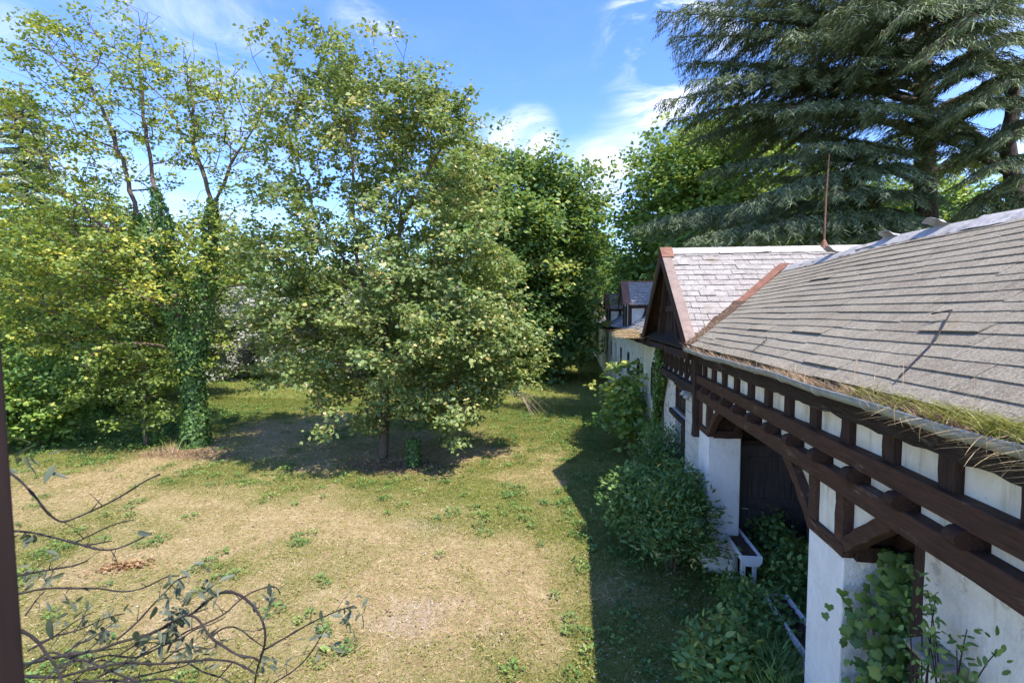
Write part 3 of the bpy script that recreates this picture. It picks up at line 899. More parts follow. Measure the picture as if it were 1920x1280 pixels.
# verge flashings and barge boards
for ys, sgn in ((Y_C0, 1), (Y_C1, -1)):
    d = CD if sgn > 0 else CDb
    nn_ = CN if sgn > 0 else CNb
    p0 = np.array([CX0 - 0.02, ys, Z_C])
    q = slab(p0 - d * 0.06, (1, 0, 0), d, 0.21, CL - 0.28, 0.012, nn_, 0, 0, 0)
    q.build('verge_flashing', M['verge'], gable_roof)
    bb = MB().bar(p0 - d * 0.12 + np.array([0.025, 0, 0]) - nn_ * 0.16, p0 + d * (CL - 0.03) + np.array([0.025, 0, 0]) - nn_ * 0.16, 0.035, 0.22, (1, 0, 0), 10, 0.004)
    bb.build('barge_board', M['timber'], gable_roof)
# valley flashing between gable roof and main roof
va = np.array([X_E + 0.0, Y_C0, Z_C + 0.02])
vb = np.array([X_R - 0.02, Y_C0 + (Z_R - Z_C) / CSL, Z_R + 0.02])
vd = (vb - va) / np.linalg.norm(vb - va)
upn = SN + CN; upn /= np.linalg.norm(upn)
mid = va + (vb - va) * 0.48
mb = MB().bar(mid + upn * 0.02, vb + upn * 0.03, 0.20, 0.03, np.cross(vd, upn), 6, 0.004)
mb.build('valley_flashing', M['rust'], gable_roof)
mb = MB().bar(va + upn * 0.015, mid + upn * 0.02, 0.26, 0.03, np.cross(vd, upn), 12, 0.012)
mb.build('mossy_valley', M['soil'], gable_roof)

# --- gable wall with dark boarding
gw = MB().prism([(Y_C0 + 0.25, 4.02), (Y_CR, Z_CR - 0.18), (Y_C1 - 0.25, 4.02)], 0, 2.58, 2.66)
gable_wall = gw.build('gable_wall', M['plaster'], stable)
for k, yy in enumerate(np.arange(10.55, 15.0, 0.46)):
    top = Z_CR - 0.24 - abs(yy - Y_CR) * CSL
    if top < 4.2:
        continue
    MB().bar((2.54, yy, 4.02), (2.54, yy, top), 0.07, 0.15 if k % 3 else 0.30, (1, 0, 0), 4, 0.003).build('gable_stud', M['upright_timber'], gable_wall)
for zz, hw in ((4.10, 2.75), (5.0, 1.65), (5.75, 0.7)):
    MB().bar((2.50, Y_CR - hw, zz), (2.50, Y_CR + hw, zz), 0.09, 0.16, (1, 0, 0), 6, 0.004).build('gable_rail', M['timber'], gable_wall)
MB().bar((2.36, 10.0, 4.0), (2.36, 15.4, 4.0), 0.16, 0.16, (1, 0, 0), 10, 0.008).build('gable_sill_beam', M['rot_timber'], gable_wall)
for yy in (10.3, 12.7, 15.1):
    MB().bar((2.26, yy, 4.02), (2.70, yy, 4.02), 0.16, 0.16, (0, 1, 0), 2, 0.004).build('bracket', M['timber'], gable_wall)
# two raking struts under the overhang
for sgn in (-1, 1):
    MB().bar((2.40, Y_CR + sgn * 0.25, 6.05), (2.40, Y_CR + sgn * 1.25, 4.2), 0.08, 0.11, (1, 0, 0), 5, 0.004).build('gable_strut', M['upright_timber'], gable_wall)

# lattice band under the gable
MB().box(2.56, 2.66, 9.9, 15.2, 3.36, 4.0).build('lattice_panel', M['plaster'], stable)
for yy in np.arange(9.98, 15.2, 0.58):
    MB().bar((2.53, yy, 3.40), (2.53, yy, 3.94), 0.07, 0.10, (1, 0, 0), 3, 0.003).build('lattice_stud', M['upright_timber'], stable)
    if yy < 14.6:
        for s_ in (0, 1):
            a, b_ = (yy + 0.07, yy + 0.51) if s_ == 0 else (yy + 0.51, yy + 0.07)
            MB().bar((2.535 + s_ * 0.004, a, 3.43), (2.535 + s_ * 0.004, b_, 3.92), 0.04, 0.038, (1, 0, 0), 3, 0.002, bend=(0, 0.05 * (1 if s_ == 0 else -1), 0)).build('lattice_brace', M['upright_timber'], stable)
MB().bar((2.50, 9.9, 3.30), (2.50, 15.3, 3.30), 0.16, 0.17, (1, 0, 0), 14, 0.006).build('jetty_beam', M['rot_timber'], stable)
MB().bar((2.45, 9.92, 2.4), (2.45, 9.92, 4.0), 0.12, 0.18, (1, 0, 0), 6, 0.005).build('corner_post', M['upright_timber'], stable)

# --- wall under the gable: plaster, ashlar pilaster, window bay
def wall_with_holes(x0, x1, y0, y1, z0, z1, holes):
    q = MB()
    ys = sorted({y0, y1, *[h[0] for h in holes], *[h[1] for h in holes]})
    for a, b_ in zip(ys[:-1], ys[1:]):
        hs_ = sorted([h for h in holes if h[0] < b_ - 1e-6 and h[1] > a + 1e-6], key=lambda h: h[2])
        z = z0
        for h in hs_:
            if h[2] > z + 1e-6:
                q.box(x0, x1, a, b_, z, h[2])
            z = h[3]
        if z < z1 - 1e-6:
            q.box(x0, x1, a, b_, z, z1)
    return q


wins = [(15.95, 16.85, 2.12, 3.08), (19.55, 20.5, 2.12, 3.08), (23.1, 24.1, 2.12, 3.08), (26.7, 27.7, 2.12, 3.08), (33.6, 34.6, 2.12, 3.08), (37.2, 38.2, 2.12, 3.08), (40.8, 41.8, 2.12, 3.08), (44.4, 45.4, 2.12, 3.08), (52, 53, 2.12, 3.08)]
doors = [(30.2, 31.6, 0.0, 3.1)]
far_wall = wall_with_holes(2.65, 2.95, 15.0, 75, 0, 4.05, wins + doors).build('far_wall', M['far_plaster'], stable)
bay = [(11.45, 12.85, 2.42, 3.05), (11.45, 12.85, 0.2, 2.28)]
near_wall = wall_with_holes(2.66, 2.95, 9.9, 15.0, 0, 3.30, bay).build('bay_wall', M['cracked'], stable)


def window(y0, y1, z0, z1, x, parent, nx=2, nz=3, sill=True):
    g_ = MB().box(x + 0.045, x + 0.06, y0 + 0.01, y1 - 0.01, z0 + 0.01, z1 - 0.01).build('window', M['glass'], parent)
    q = MB()
    t = 0.07
    q.box(x - 0.01, x + 0.09, y0, y0 + t, z0, z1).box(x - 0.01, x + 0.09, y1 - t, y1, z0, z1)
    q.box(x - 0.008, x + 0.088, y0 + t, y1 - t, z0, z0 + t).box(x - 0.008, x + 0.088, y0 + t, y1 - t, z1 - t, z1)
    for i in range(1, nx):
        yy = y0 + (y1 - y0) * i / nx
        q.box(x + 0.02, x + 0.044, yy - 0.025, yy + 0.025, z0 + t, z1 - t)
    for i in range(1, nz):
        zz = z0 + (z1 - z0) * i / nz
        q.box(x + 0.024, x + 0.043, y0 + t, y1 - t, zz - 0.012, zz + 0.012)
    q.build('frame', M['frame'], g_)
    if sill:
        MB().box(x - 0.08, x + 0.12, y0 - 0.06, y1 + 0.06, z0 - 0.07, z0 - 0.003).build('sill', M['stone'], g_)
    return g_


for w in wins:
    window(*w, 2.65, stable)
    MB().box(2.635, 2.66, w[0] - 0.10, w[0] - 0.004, w[2], w[3] + 0.1).box(2.635, 2.66, w[1] + 0.004, w[1] + 0.10, w[2], w[3] + 0.1).build('window_surround', M['far_plaster'], stable)
for w in doors:
    dd = MB().box(2.78, 2.84, w[0] + 0.02, w[1] - 0.02, 0.0, w[3] - 0.02).build('stable_door', M['door'], stable)
    q = MB()
    for i in range(7):
        yy = w[0] + 0.03 + i * (w[1] - w[0] - 0.06) / 7
        MB().box(2.755, 2.778, yy, yy + 0.17, 0.02, w[3] - 0.03).build('plank', M['door'], dd)
window(*bay[0], 2.66, stable, 4, 2)
MB().box(2.52, 2.72, 11.3, 13.0, 2.285, 2.41).build('wood_sill', M['rot_timber'], stable)
bd = MB().box(2.84, 2.88, 11.45, 12.85, 0.0, 2.28).build('stable_door', M['deck'], stable)
for i in range(4):
    MB().box(2.80, 2.835, 11.9 + i * 0.235, 12.125 + i * 0.235, 0.2, 2.2).build('plank', M['frame'], bd)
# arched head over the bay window
MB().bar((2.645, 11.40, 3.07), (2.645, 12.90, 3.07), 0.05, 0.10, (1, 0, 0), 8, 0.002, bend=(0, 0, 0.07)).build('window_head', M['rot_timber'], stable)
pil = MB().box(2.56, 2.66, 9.95, 11.22, 0, 3.2).build('pilaster', M['deck'], stable)
for r in range(13):
    z0, z1 = 0.02 + r * 0.245, 0.02 + r * 0.245 + 0.235
    ys = [9.95, 10.30 if r % 2 else 10.55, 10.78 if r % 2 else 11.0, 11.22]
    for a, b_ in zip(ys[:-1], ys[1:]):
        MB().box(2.535 + R.uniform(0, .006), 2.60, a + 0.007, b_ - 0.007, z0, z1).build('stone_block', M['stone'], pil, bevel=0.006)
for yy, zz in ((10.95, 3.12), (10.62, 3.10)):
    q = MB().tube([(2.40, yy, zz - 0.07), (2.44, yy, zz), (2.50, yy, zz + 0.02), (2.60, yy, zz + 0.02)], [0.065, 0.06, 0.03, 0.02], 10)
    q.build('spotlight', M['gutter'], stable, smooth=True)

# far wing: pilaster strips between windows, corner, eave boards
for yy in (14.9, 18.2, 21.8, 25.4, 29.0, 32.4, 36.0, 39.6, 43.2, 48):
    MB().box(2.60, 2.65, yy - 0.16, yy + 0.16, 0, 3.85).build('wall_pier', M['far_plaster'], stable)
MB().bar((2.48, 15.3, 3.94), (2.48, 75, 3.94), 0.2, 0.2, (1, 0, 0), 60, 0.012).build('eave_beam', M['rot_timber'], stable)
for yy in np.arange(15.6, 60, 1.2):
    MB().bar((2.24, yy, 3.96), (2.66, yy, 4.10), 0.12, 0.13, (0, 1, 0), 2, 0.006).build('rafter_end', M['rot_timber'], stable)

# --- near range: timber front
MB().box(2.55, 2.70, Y_N, 9.9, 3.172, 4.05).build('frieze_backing', M['deck'], stable)
MB().bar((2.49, Y_N, 3.975), (2.49, 9.9, 3.975), 0.18, 0.175, (1, 0, 0), 90, 0.006).build('top_plate', M['rot_timber'], stable)
MB().bar((2.505, Y_N, 3.56), (2.505, 9.95, 3.56), 0.17, 0.17, (1, 0, 0), 34, 0.004).build('upper_beam', M['red_timber'], stable, bevel=0.012)
MB().bar((2.51, Y_N, 3.265), (2.51, 9.95, 3.265), 0.16, 0.19, (1, 0, 0), 34, 0.004).build('lower_beam', M['red_timber'], stable, bevel=0.012)
ys_ = [9.55 - 0.605 * i for i in range(16)]
for yy in ys_:
    if yy > Y_N + 0.1:
        MB().bar((2.525, yy, 3.63), (2.525, yy, 3.90), 0.09, 0.145, (1, 0, 0), 2, 0.003).build('stud', M['upright_timber'], stable)
edges = [9.9] + ys_
for a, b_ in zip(edges[:-1], edges[1:]):
    lo, hi = b_ + 0.077, (a - 0.077 if a < 9.8 else 9.86)
    if lo > Y_N:
        MB().box(2.535, 2.552, lo, hi, 3.642, 3.895).build('infill_panel', M['plaster'], stable)
for k in range(14):
    yy = 9.25 - 0.597 * k
    if yy < Y_N + 0.3:
        break
    prof = []
    for i in range(9):
        t = math.pi / 2 + math.pi * i / 8
        prof.append((2.41 + 0.066 * math.cos(t), 3.418 + 0.066 * math.sin(t)))
    prof = [(2.60, 3.418 + 0.066)] + prof + [(2.60, 3.418 - 0.066)]
    vs = [(px_, pz_) for px_, pz_ in prof]
    q = MB().prism(vs, 1, yy - 0.052, yy + 0.052)
    q.build('joist_end', M['timber'], stable, bevel=0.006)
    MB().box(2.535, 2.553, yy - 0.597 + 0.08, yy - 0.08, 3.36, 3.478).build('infill_panel', M['plaster'], stable)


def pillar(y0, y1, x0=2.5, x1=3.08):
    o_ = MB().box(x0, x1, y0, y1, -0.05, 2.57).build('pillar', M['pillar'], stable, bevel=0.015)
    MB().box(x0 + 0.03, x1 - 0.03, y0 + 0.03, y1 - 0.03, 2.57, 3.168).build('post_infill', M['plaster'], stable)
    MB().bar((x0 + 0.03, y0 - 0.02, 2.63), (x0 + 0.03, y1 + 0.02, 2.63), 0.10, 0.12, (1, 0, 0), 4, 0.003).build('sole_rail', M['red_timber'], stable, bevel=0.006)
    for yy in (y0 + 0.07, y1 - 0.07):
        MB().bar((x0 + 0.035, yy, 2.692), (x0 + 0.035, yy, 3.168), 0.10, 0.14, (1, 0, 0), 4, 0.003).build('post', M['red_timber'], stable, bevel=0.006)
    MB().bar((x0 + 0.09, y0 - 0.005, 2.63), (x1, y0 - 0.005, 2.63), 0.10, 0.14, (0, 1, 0), 4, 0.003).build('sole_rail', M['timber'], stable)
    MB().bar((x0 + 0.09, y1 + 0.005, 2.63), (x1, y1 + 0.005, 2.63), 0.10, 0.14, (0, 1, 0), 4, 0.003).build('sole_rail', M['timber'], stable)
    MB().box(x0 + 0.09, x1, y0 + 0.012, y0 + 0.028, 2.70, 3.168).build('post_board', M['timber'], stable)
    return o_


def brace(p, q, bend, x, parent=stable, n=8, mat='red_timber'):
    MB().bar((x, *p), (x, *q), 0.11, 0.13, (1, 0, 0), n, 0.003, bend=(0, bend[0], bend[1])).build('curved_brace', M[mat], parent, bevel=0.006)


pillar(4.70, 5.36)
pillar(9.20, 9.88)
brace((5.36, 2.66), (5.98, 3.17), (-0.025, 0.02), 2.54)
brace((9.20, 2.66), (8.60, 3.17), (0.025, 0.02), 2.54)
brace((4.70, 2.68), (4.08, 3.17), (0.0, 0.012), 2.54)
for p, q, b_ in (((5.36, 2.66), (5.98, 3.17), -0.05), ((9.20, 2.66), (8.60, 3.17), 0.05), ((4.70, 2.68), (4.08, 3.17), 0.04)):
    brace(p, q, (b_ * 0.5, 0.02), 2.98, mat='timber')
    ya, yb = p[0], q[0]
    MB().prism([(ya, p[1] + 0.06), (ya, 3.168), (yb - 0.05 * np.sign(yb - ya), 3.168)], 0, 2.58, 2.60).build('brace_infill', M['plaster'], stable)
# porch interior
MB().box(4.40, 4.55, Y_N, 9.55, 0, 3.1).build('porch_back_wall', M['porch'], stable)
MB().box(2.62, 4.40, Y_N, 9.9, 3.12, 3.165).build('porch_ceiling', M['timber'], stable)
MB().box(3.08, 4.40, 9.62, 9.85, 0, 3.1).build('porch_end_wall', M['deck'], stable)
door = MB().box(3.12, 4.36, 9.55, 9.60, 0.05, 2.34).build('door', M['door'], stable)
for z0, z1 in ((0.2, 1.12), (1.28, 2.14)):
    q = MB()
    a, b_ = 3.34, 4.18
    q.box(a, b_, 9.525, 9.548, z0, z0 + 0.06).box(a, b_, 9.525, 9.548, z1 - 0.06, z1).box(a, a + 0.06, 9.527, 9.547, z0 + 0.06, z1 - 0.06).box(b_ - 0.06, b_, 9.527, 9.547, z0 + 0.06, z1 - 0.06)
    q.build('moulding', M['door'], door)
    for i in range(6):
        MB().box(a + 0.07 + i * 0.117, a + 0.07 + i * 0.117 + 0.11, 9.535, 9.549, z0 + 0.065, z1 - 0.065).build('board', M['door'], door)
MB().tube([(3.22, 9.53, 1.15), (3.22, 9.46, 1.15), (3.32, 9.45, 1.15)], 0.014, 8).build('handle', M['gutter'], door)
MB().box(3.09, 3.13, 9.50, 9.61, 0, 2.42).box(4.36, 4.395, 9.50, 9.61, 0, 2.42).box(3.13, 4.36, 9.50, 9.61, 2.35, 2.45).build('door_frame', M['timber'], stable)
# near wall with flaking plaster
MB().box(2.70, 2.95, Y_N, 3.98, 0, 3.168).build('near_wall', M['cracked'], stable)
MB().bar((2.80, 4.05, 0), (2.80, 4.05, 3.10), 0.16, 0.14, (1, 0, 0), 6, 0.004).build('door_post', M['upright_timber'], stable)
# shells that close the building behind
MB().box(7.1, 7.3, Y_N, 75, 0, 4.1).build('back_wall', M['plaster'], stable)
MB().prism([(2.7, 0), (7.1, 0), (7.1, 4.1), (4.9, 5.8), (2.7, 4.1)], 1, Y_N, Y_N + 0.15).build('end_wall', M['plaster'], stable)
MB().prism([(2.7, 0), (7.1, 0), (7.1, 4.1), (4.9, 5.8), (2.7, 4.1)], 1, 74.7, 74.9).build('end_wall', M['plaster'], stable)

# gutter with brackets
def gutter(y0, y1, x=2.20, z=4.175, r=0.065, name='gutter', seg=40):
    vs, fs = [], []
    K = 9
    for i in range(seg + 1):
        yy = y0 + (y1 - y0) * i / seg
        sag = 0.012 * math.sin(yy * 1.3) + 0.006 * math.sin(yy * 3.7)
        for k in range(K):
            t = math.pi + math.pi * k / (K - 1)
            vs.append((x + r * math.cos(t), yy, z + sag + r * math.sin(t)))
    for i in range(seg):
        for k in range(K - 1):
            fs.append((i * K + k, i * K + k + 1, (i + 1) * K + k + 1, (i + 1) * K + k))
    ob_ = MB().add(vs, fs).build(name, M['gutter'], stable, smooth=True)
    so_ = ob_.modifiers.new('thick', 'SOLIDIFY'); so_.thickness = 0.006; so_.offset = 1
    mb_ = MB().tube([(x - r, y0 + (y1 - y0) * i / seg, z + 0.004 + 0.012 * math.sin((y0 + (y1 - y0) * i / seg) * 1.3) + 0.006 * math.sin((y0 + (y1 - y0) * i / seg) * 3.7)) for i in range(seg + 1)], 0.011, 6)
    mb_.build('gutter_bead', M['gutter'], ob_, smooth=True)
    return ob_


gutter(Y_N, 9.75)
for yy in np.arange(0.9, 9.7, 0.74):
    pts = [(2.20 + 0.073 * math.cos(math.pi + math.pi * k / 8), yy, 4.175 + 0.012 * math.sin(yy * 1.3) + 0.006 * math.sin(yy * 3.7) + 0.073 * math.sin(math.pi + math.pi * k / 8)) for k in range(9)]
    MB().tube(pts, 0.009, 5).build('gutter_bracket', M['gutter'], stable)
MB().box(2.275, 2.30, Y_N, 9.7, 4.05, 4.18).build('fascia', M['rot_timber'], stable)
# soffit boards
MB().add([(2.27, Y_N, 4.06), (2.62, Y_N, 4.10), (2.62, 9.9, 4.10), (2.27, 9.9, 4.06)], [(0, 1, 2, 3)]).build('soffit', M['timber'], stable)

# dirt that fills the gutter
vs, fs = [], []
for i in range(141):
    yy = Y_N + (9.7 - Y_N) * i / 140
    for k in range(5):
        vs.append((2.145 + 0.15 * k / 4, yy, 4.15 + 0.012 * math.sin(yy * 1.3) + 0.006 * math.sin(yy * 3.7) + (0.03 * vnoise(yy, k * 0.2, 0.12, 57) + 0.02 * (k / 4)) * (1.0 if yy > 5 else 1.5)))
for i in range(140):
    for k in range(4):
        fs.append((i * 5 + k, i * 5 + k + 1, (i + 1) * 5 + k + 1, (i + 1) * 5 + k))
MB().add(vs, fs).build('gutter_dirt', M['soil'], stable)
# lightning rod
rb = MB().tube([(6.06, 12.7, 6.44), (6.06, 12.7, 6.62), (6.06, 12.7, 6.68)], [0.13, 0.05, 0.02], 10).build('finial_base', M['rust'], stable)
MB().tube([(6.06, 12.7, 6.66), (6.07, 12.7, 7.7), (6.11, 12.7, 8.72)], [0.022, 0.018, 0.008], 6).build('lightning_rod', M['rust'], rb)
# old cables lying on the roof
for pts in ([(3.05, 4.55), (3.1, 4.40), (2.75, 4.05), (2.35, 3.80)], [(2.6, 6.9), (2.55, 6.75), (2.3, 6.6)]):
    q = [np.array([px_, py_, Z_E + (px_ - X_E) * SL + 0.05]) for px_, py_ in pts]
    MB().tube(q, 0.006, 5).build('cable', M['stem'], stable)

# --- dormers on the far wing
def dormer(yc):
    x0, hw, ze, zr = 2.42, 1.12, 5.28, 6.38
    xb = 4.6
    body = MB()
    body.prism([(yc - hw, 4.1), (yc + hw, 4.1), (yc + hw, ze), (yc, zr - 0.12), (yc - hw, ze)], 0, x0, xb)
    dm = body.build('dormer', M['plaster'], stable)
    sl = (zr - ze) / (hw + 0.14)
    rf = MB()
    L = math.hypot(hw + 0.14, zr - ze)
    for sgn in (-1, 1):
        d = np.array([0, -sgn * (hw + 0.14) / L, (zr - ze) / L]); n_ = np.array([0, sgn * d[2], abs(d[1])])
        for r in range(8):
            x = x0 - 0.22 + (0.30 if sgn < 0 else 0.0)
            while x < xb + 0.4:
                w = R.uniform(0.22, 0.36)
                p = np.array([x, yc + sgn * (hw + 0.14), ze]) + d * (r * L / 8) + n_ * (0.02 + R.normal(0, 0.006))
                q = slab(p, (1, 0, 0), d, w - 0.012, L / 8 * 1.2, 0.016, n_, R.normal(0, 0.02), 0.02, 0.015)
                rf.add(q.v, q.f)
                x += w
    rf.build('dormer_roof', M['slate'], dm)
    d = np.array([0, (hw + 0.14) / L, (zr - ze) / L]); n_ = np.array([0, -d[2], d[1]])
    slab(np.array([x0 - 0.25, yc - hw - 0.14, ze]) + n_ * 0.045, (1, 0, 0), d, 0.33, L, 0.012, n_).build('verge_flashing', M['rust'], dm)
    MB().bar((x0 - 0.25, yc, zr + 0.03), (xb + 0.4, yc, zr + 0.03), 0.16, 0.05, (0, 1, 0), 4, 0.004).build('ridge_cap', M['rust'], dm)
    for yy in (yc - hw - 0.01, yc + hw + 0.01):
        MB().bar((x0 + 0.06, yy, 4.1), (x0 + 0.06, yy, ze), 0.16, 0.05, (1, 0, 0), 3, 0.003).build('post', M['upright_timber'], dm)
        MB().bar((x0 + 0.8, yy, 4.4), (x0 + 0.8, yy, ze), 0.10, 0.05, (1, 0, 0), 3, 0.003).build('post', M['upright_timber'], dm)
        MB().bar((x0 + 0.1, yy, ze - 0.06), (x0 + 2.0, yy, ze - 0.06), 0.05, 0.12, (0, 1, 0), 4, 0.003).build('cheek_rail', M['timber'], dm)
        MB().bar((x0 + 0.15, yy - 0.002, 4.25), (x0 + 0.75, yy - 0.002, ze - 0.1), 0.045, 0.10, (0, 1, 0), 6, 0.002, bend=(0.12, 0, -0.08)).build('curved_brace', M['timber'], dm)
    MB().box(x0 - 0.03, x0 - 0.003, yc - 0.5, yc + 0.5, 4.35, 5.25).build('hatch', M['door'], dm)
    for yy in (yc - 0.56, yc + 0.56):
        MB().bar((x0 - 0.03, yy, 4.2), (x0 - 0.03, yy, 5.6), 0.06, 0.11, (1, 0, 0), 3, 0.003).build('front_post', M['upright_timber'], dm)
    for sgn in (-1, 1):
        MB().bar((x0 - 0.23, yc + sgn * (hw + 0.16), ze - 0.08), (x0 - 0.23, yc, zr - 0.06), 0.035, 0.16, (1, 0, 0), 4, 0.003).build('barge_board', M['timber'], dm)


for yc in (22.9, 34.9, 46.9):
    dormer(yc)

# --- red-roofed cottage far down the lane
cot = thing('red_roofed_cottage', 'small distant cottage with red tiled roof beyond the end of the stable', 'cottage', (0, 0, 0))
MB().prism([(2.6, 0), (7.2, 0), (7.2, 4.9), (4.9, 6.3), (2.6, 4.9)], 1, 86.5, 94).build('wall', M['plaster'], cot)
for sgn in (-1, 1):
    q = MB()
    xe = 4.9 + sgn * 2.8
    for r in range(9):
        a, b_ = r / 9, (r + 1) / 9 + 0.02
        p0 = (xe + (4.9 - xe) * a, 5.0 + 1.55 * a + 0.05); p1 = (xe + (4.9 - xe) * b_, 5.0 + 1.55 * b_)
        q.add([(p0[0], 86, p0[1]), (p0[0], 94.5, p0[1]), (p1[0], 94.5, p1[1]), (p1[0], 86, p1[1])], [(0, 1, 2, 3)])
    q.build('roof', M['redroof'], cot)
for yy in (87.6, 90.2, 92.6):
    MB().box(2.55, 2.59, yy, yy + 0.9, 3.2, 4.4).build('window', M['glass'], cot)
MB().box(3.4, 4.3, 86.43, 86.49, 3.4, 4.6).build('window', M['glass'], cot)
MB().box(2.9, 3.2, 86.44, 86.49, 0.2, 5.2).build('timber_post', M['timber'], cot)
MB().box(4.6, 4.9, 86.44, 86.49, 0.2, 6.2).build('timber_post', M['timber'], cot)

# --- weeds growing in the gutters and on the roof edge
def stalks(name, x, y, z, h, tint, mat, lean=0.35, w=0.006, hang=0.0, label=None):
    n = len(x)
    P0 = np.stack([x, y, z], 1)
    a = R.uniform(0, 2 * np.pi, n)
    d = np.stack([np.cos(a) * lean - hang, np.sin(a) * lean, np.ones(n) * (1 - 2.0 * hang)], 1)
    d /= np.linalg.norm(d, axis=1, keepdims=True)
    sd = np.cross(d, R.normal(0, 1, (n, 3))); sd /= np.linalg.norm(sd, axis=1, keepdims=True)
    droop = np.stack([np.cos(a), np.sin(a), -np.ones(n) * 0.7], 1)
    vs = []
    for t, ww in ((0, 1), (0.4, .8), (0.75, .6), (1, 0.15)):
        c = P0 + d * (h * t)[:, None] + droop * (h * t * t * 0.35)[:, None]
        vs += [c - sd * w * ww / 2, c + sd * w * ww / 2]
    v = np.stack(vs, 1).reshape(-1, 3)
    f0 = np.array([[0, 1, 3, 2], [2, 3, 5, 4], [4, 5, 7, 6]])
    f = (f0[None] + (np.arange(n) * 8)[:, None, None]).reshape(-1, 4)
    o_ = link(name, np_mesh(name, v, f, np.repeat(tint, 8)), mat, kind='stuff')
    if label:
        o_['label'] = label
    return o_


def gut_y(n, cl, lo, hi):
    c = R.uniform(lo, hi, cl)
    return np.clip(c[R.integers(0, cl, n)] + R.normal(0, 0.14, n), lo, hi)


n = 4200
y = np.concatenate([gut_y(1700, 40, 5.2, 9.7), gut_y(2500, 34, 2.4, 5.6)])
stalks('dry_weeds', R.normal(2.22, 0.035, n), y, np.full(n, 4.15), R.gamma(3.0, 0.024, n) + 0.02, R.random(n), LM['drystalk'], 0.45, 0.005, label='dry pinkish weeds along the near gutter')
n = 60
stalks('dry_seed_stalks', R.normal(2.27, 0.05, n), R.uniform(3, 9.6, n), np.full(n, 4.18), R.uniform(0.15, 0.42, n), R.random(n), LM['drystalk'], 0.12, 0.005, label='tall thin dried seed stalks standing in the near gutter')
n = 4600
y = np.clip(1.9 + R.gamma(2.0, 0.36, n), 1.8, 4.0)
y = y + 0.12 * np.sin(y * 17) * R.random(n)
stalks('gutter_grass', 2.25 + R.normal(0.03, 0.07, n), y, 4.17 + R.random(n) * 0.05, R.uniform(0.05, 0.17, n), R.beta(2, 2, n), LM['mossgrass'], 0.8, 0.006, label='yellow green grass growing over the nearest roof edge')
n = 520
y = np.clip(1.7 + R.gamma(2.2, 0.34, n), 1.6, 3.5)
stalks('hanging_roots', 2.14 + R.normal(0, 0.03, n), y, 4.16 + R.normal(0, .03, n), R.uniform(0.05, 0.19, n), R.beta(2.0, 2.0, n), LM['straw'], 1.4, 0.0028, 0.65, label='pale tangled dead roots hanging over the nearest gutter')
n = 900
t = R.random(n)
vp = va[None] + (vb - va)[None] * (t * 0.5)[:, None]
stalks('valley_moss', vp[:, 0] + R.normal(0, .05, n), vp[:, 1] + R.normal(0, .05, n), vp[:, 2] + 0.02, R.uniform(0.02, 0.10, n) * (1.3 - t), R.random(n), LM['drystalk'], 0.6, 0.006, label='brown moss and dry weeds in the roof valley')
n = 1500
stalks('eave_straw', 2.18 + R.normal(0, 0.10, n), R.normal(18.0, 0.8, n), 4.05 + np.abs(R.normal(0, .10, n)), R.uniform(0.15, 0.6, n), R.random(n), LM['straw'], 0.9, 0.014, 0.35, label='big tuft of dead straw on the far eave beyond the gable')
n = 700
stalks('eave_moss', 2.25 + R.normal(0, 0.10, n), R.uniform(30.5, 33.5, n), 4.1 + np.abs(R.normal(0, .10, n)), R.uniform(0.1, 0.5, n), R.random(n), LM['mossgrass'], 0.7, 0.02, label='yellow moss on the eave below the distant dormers')


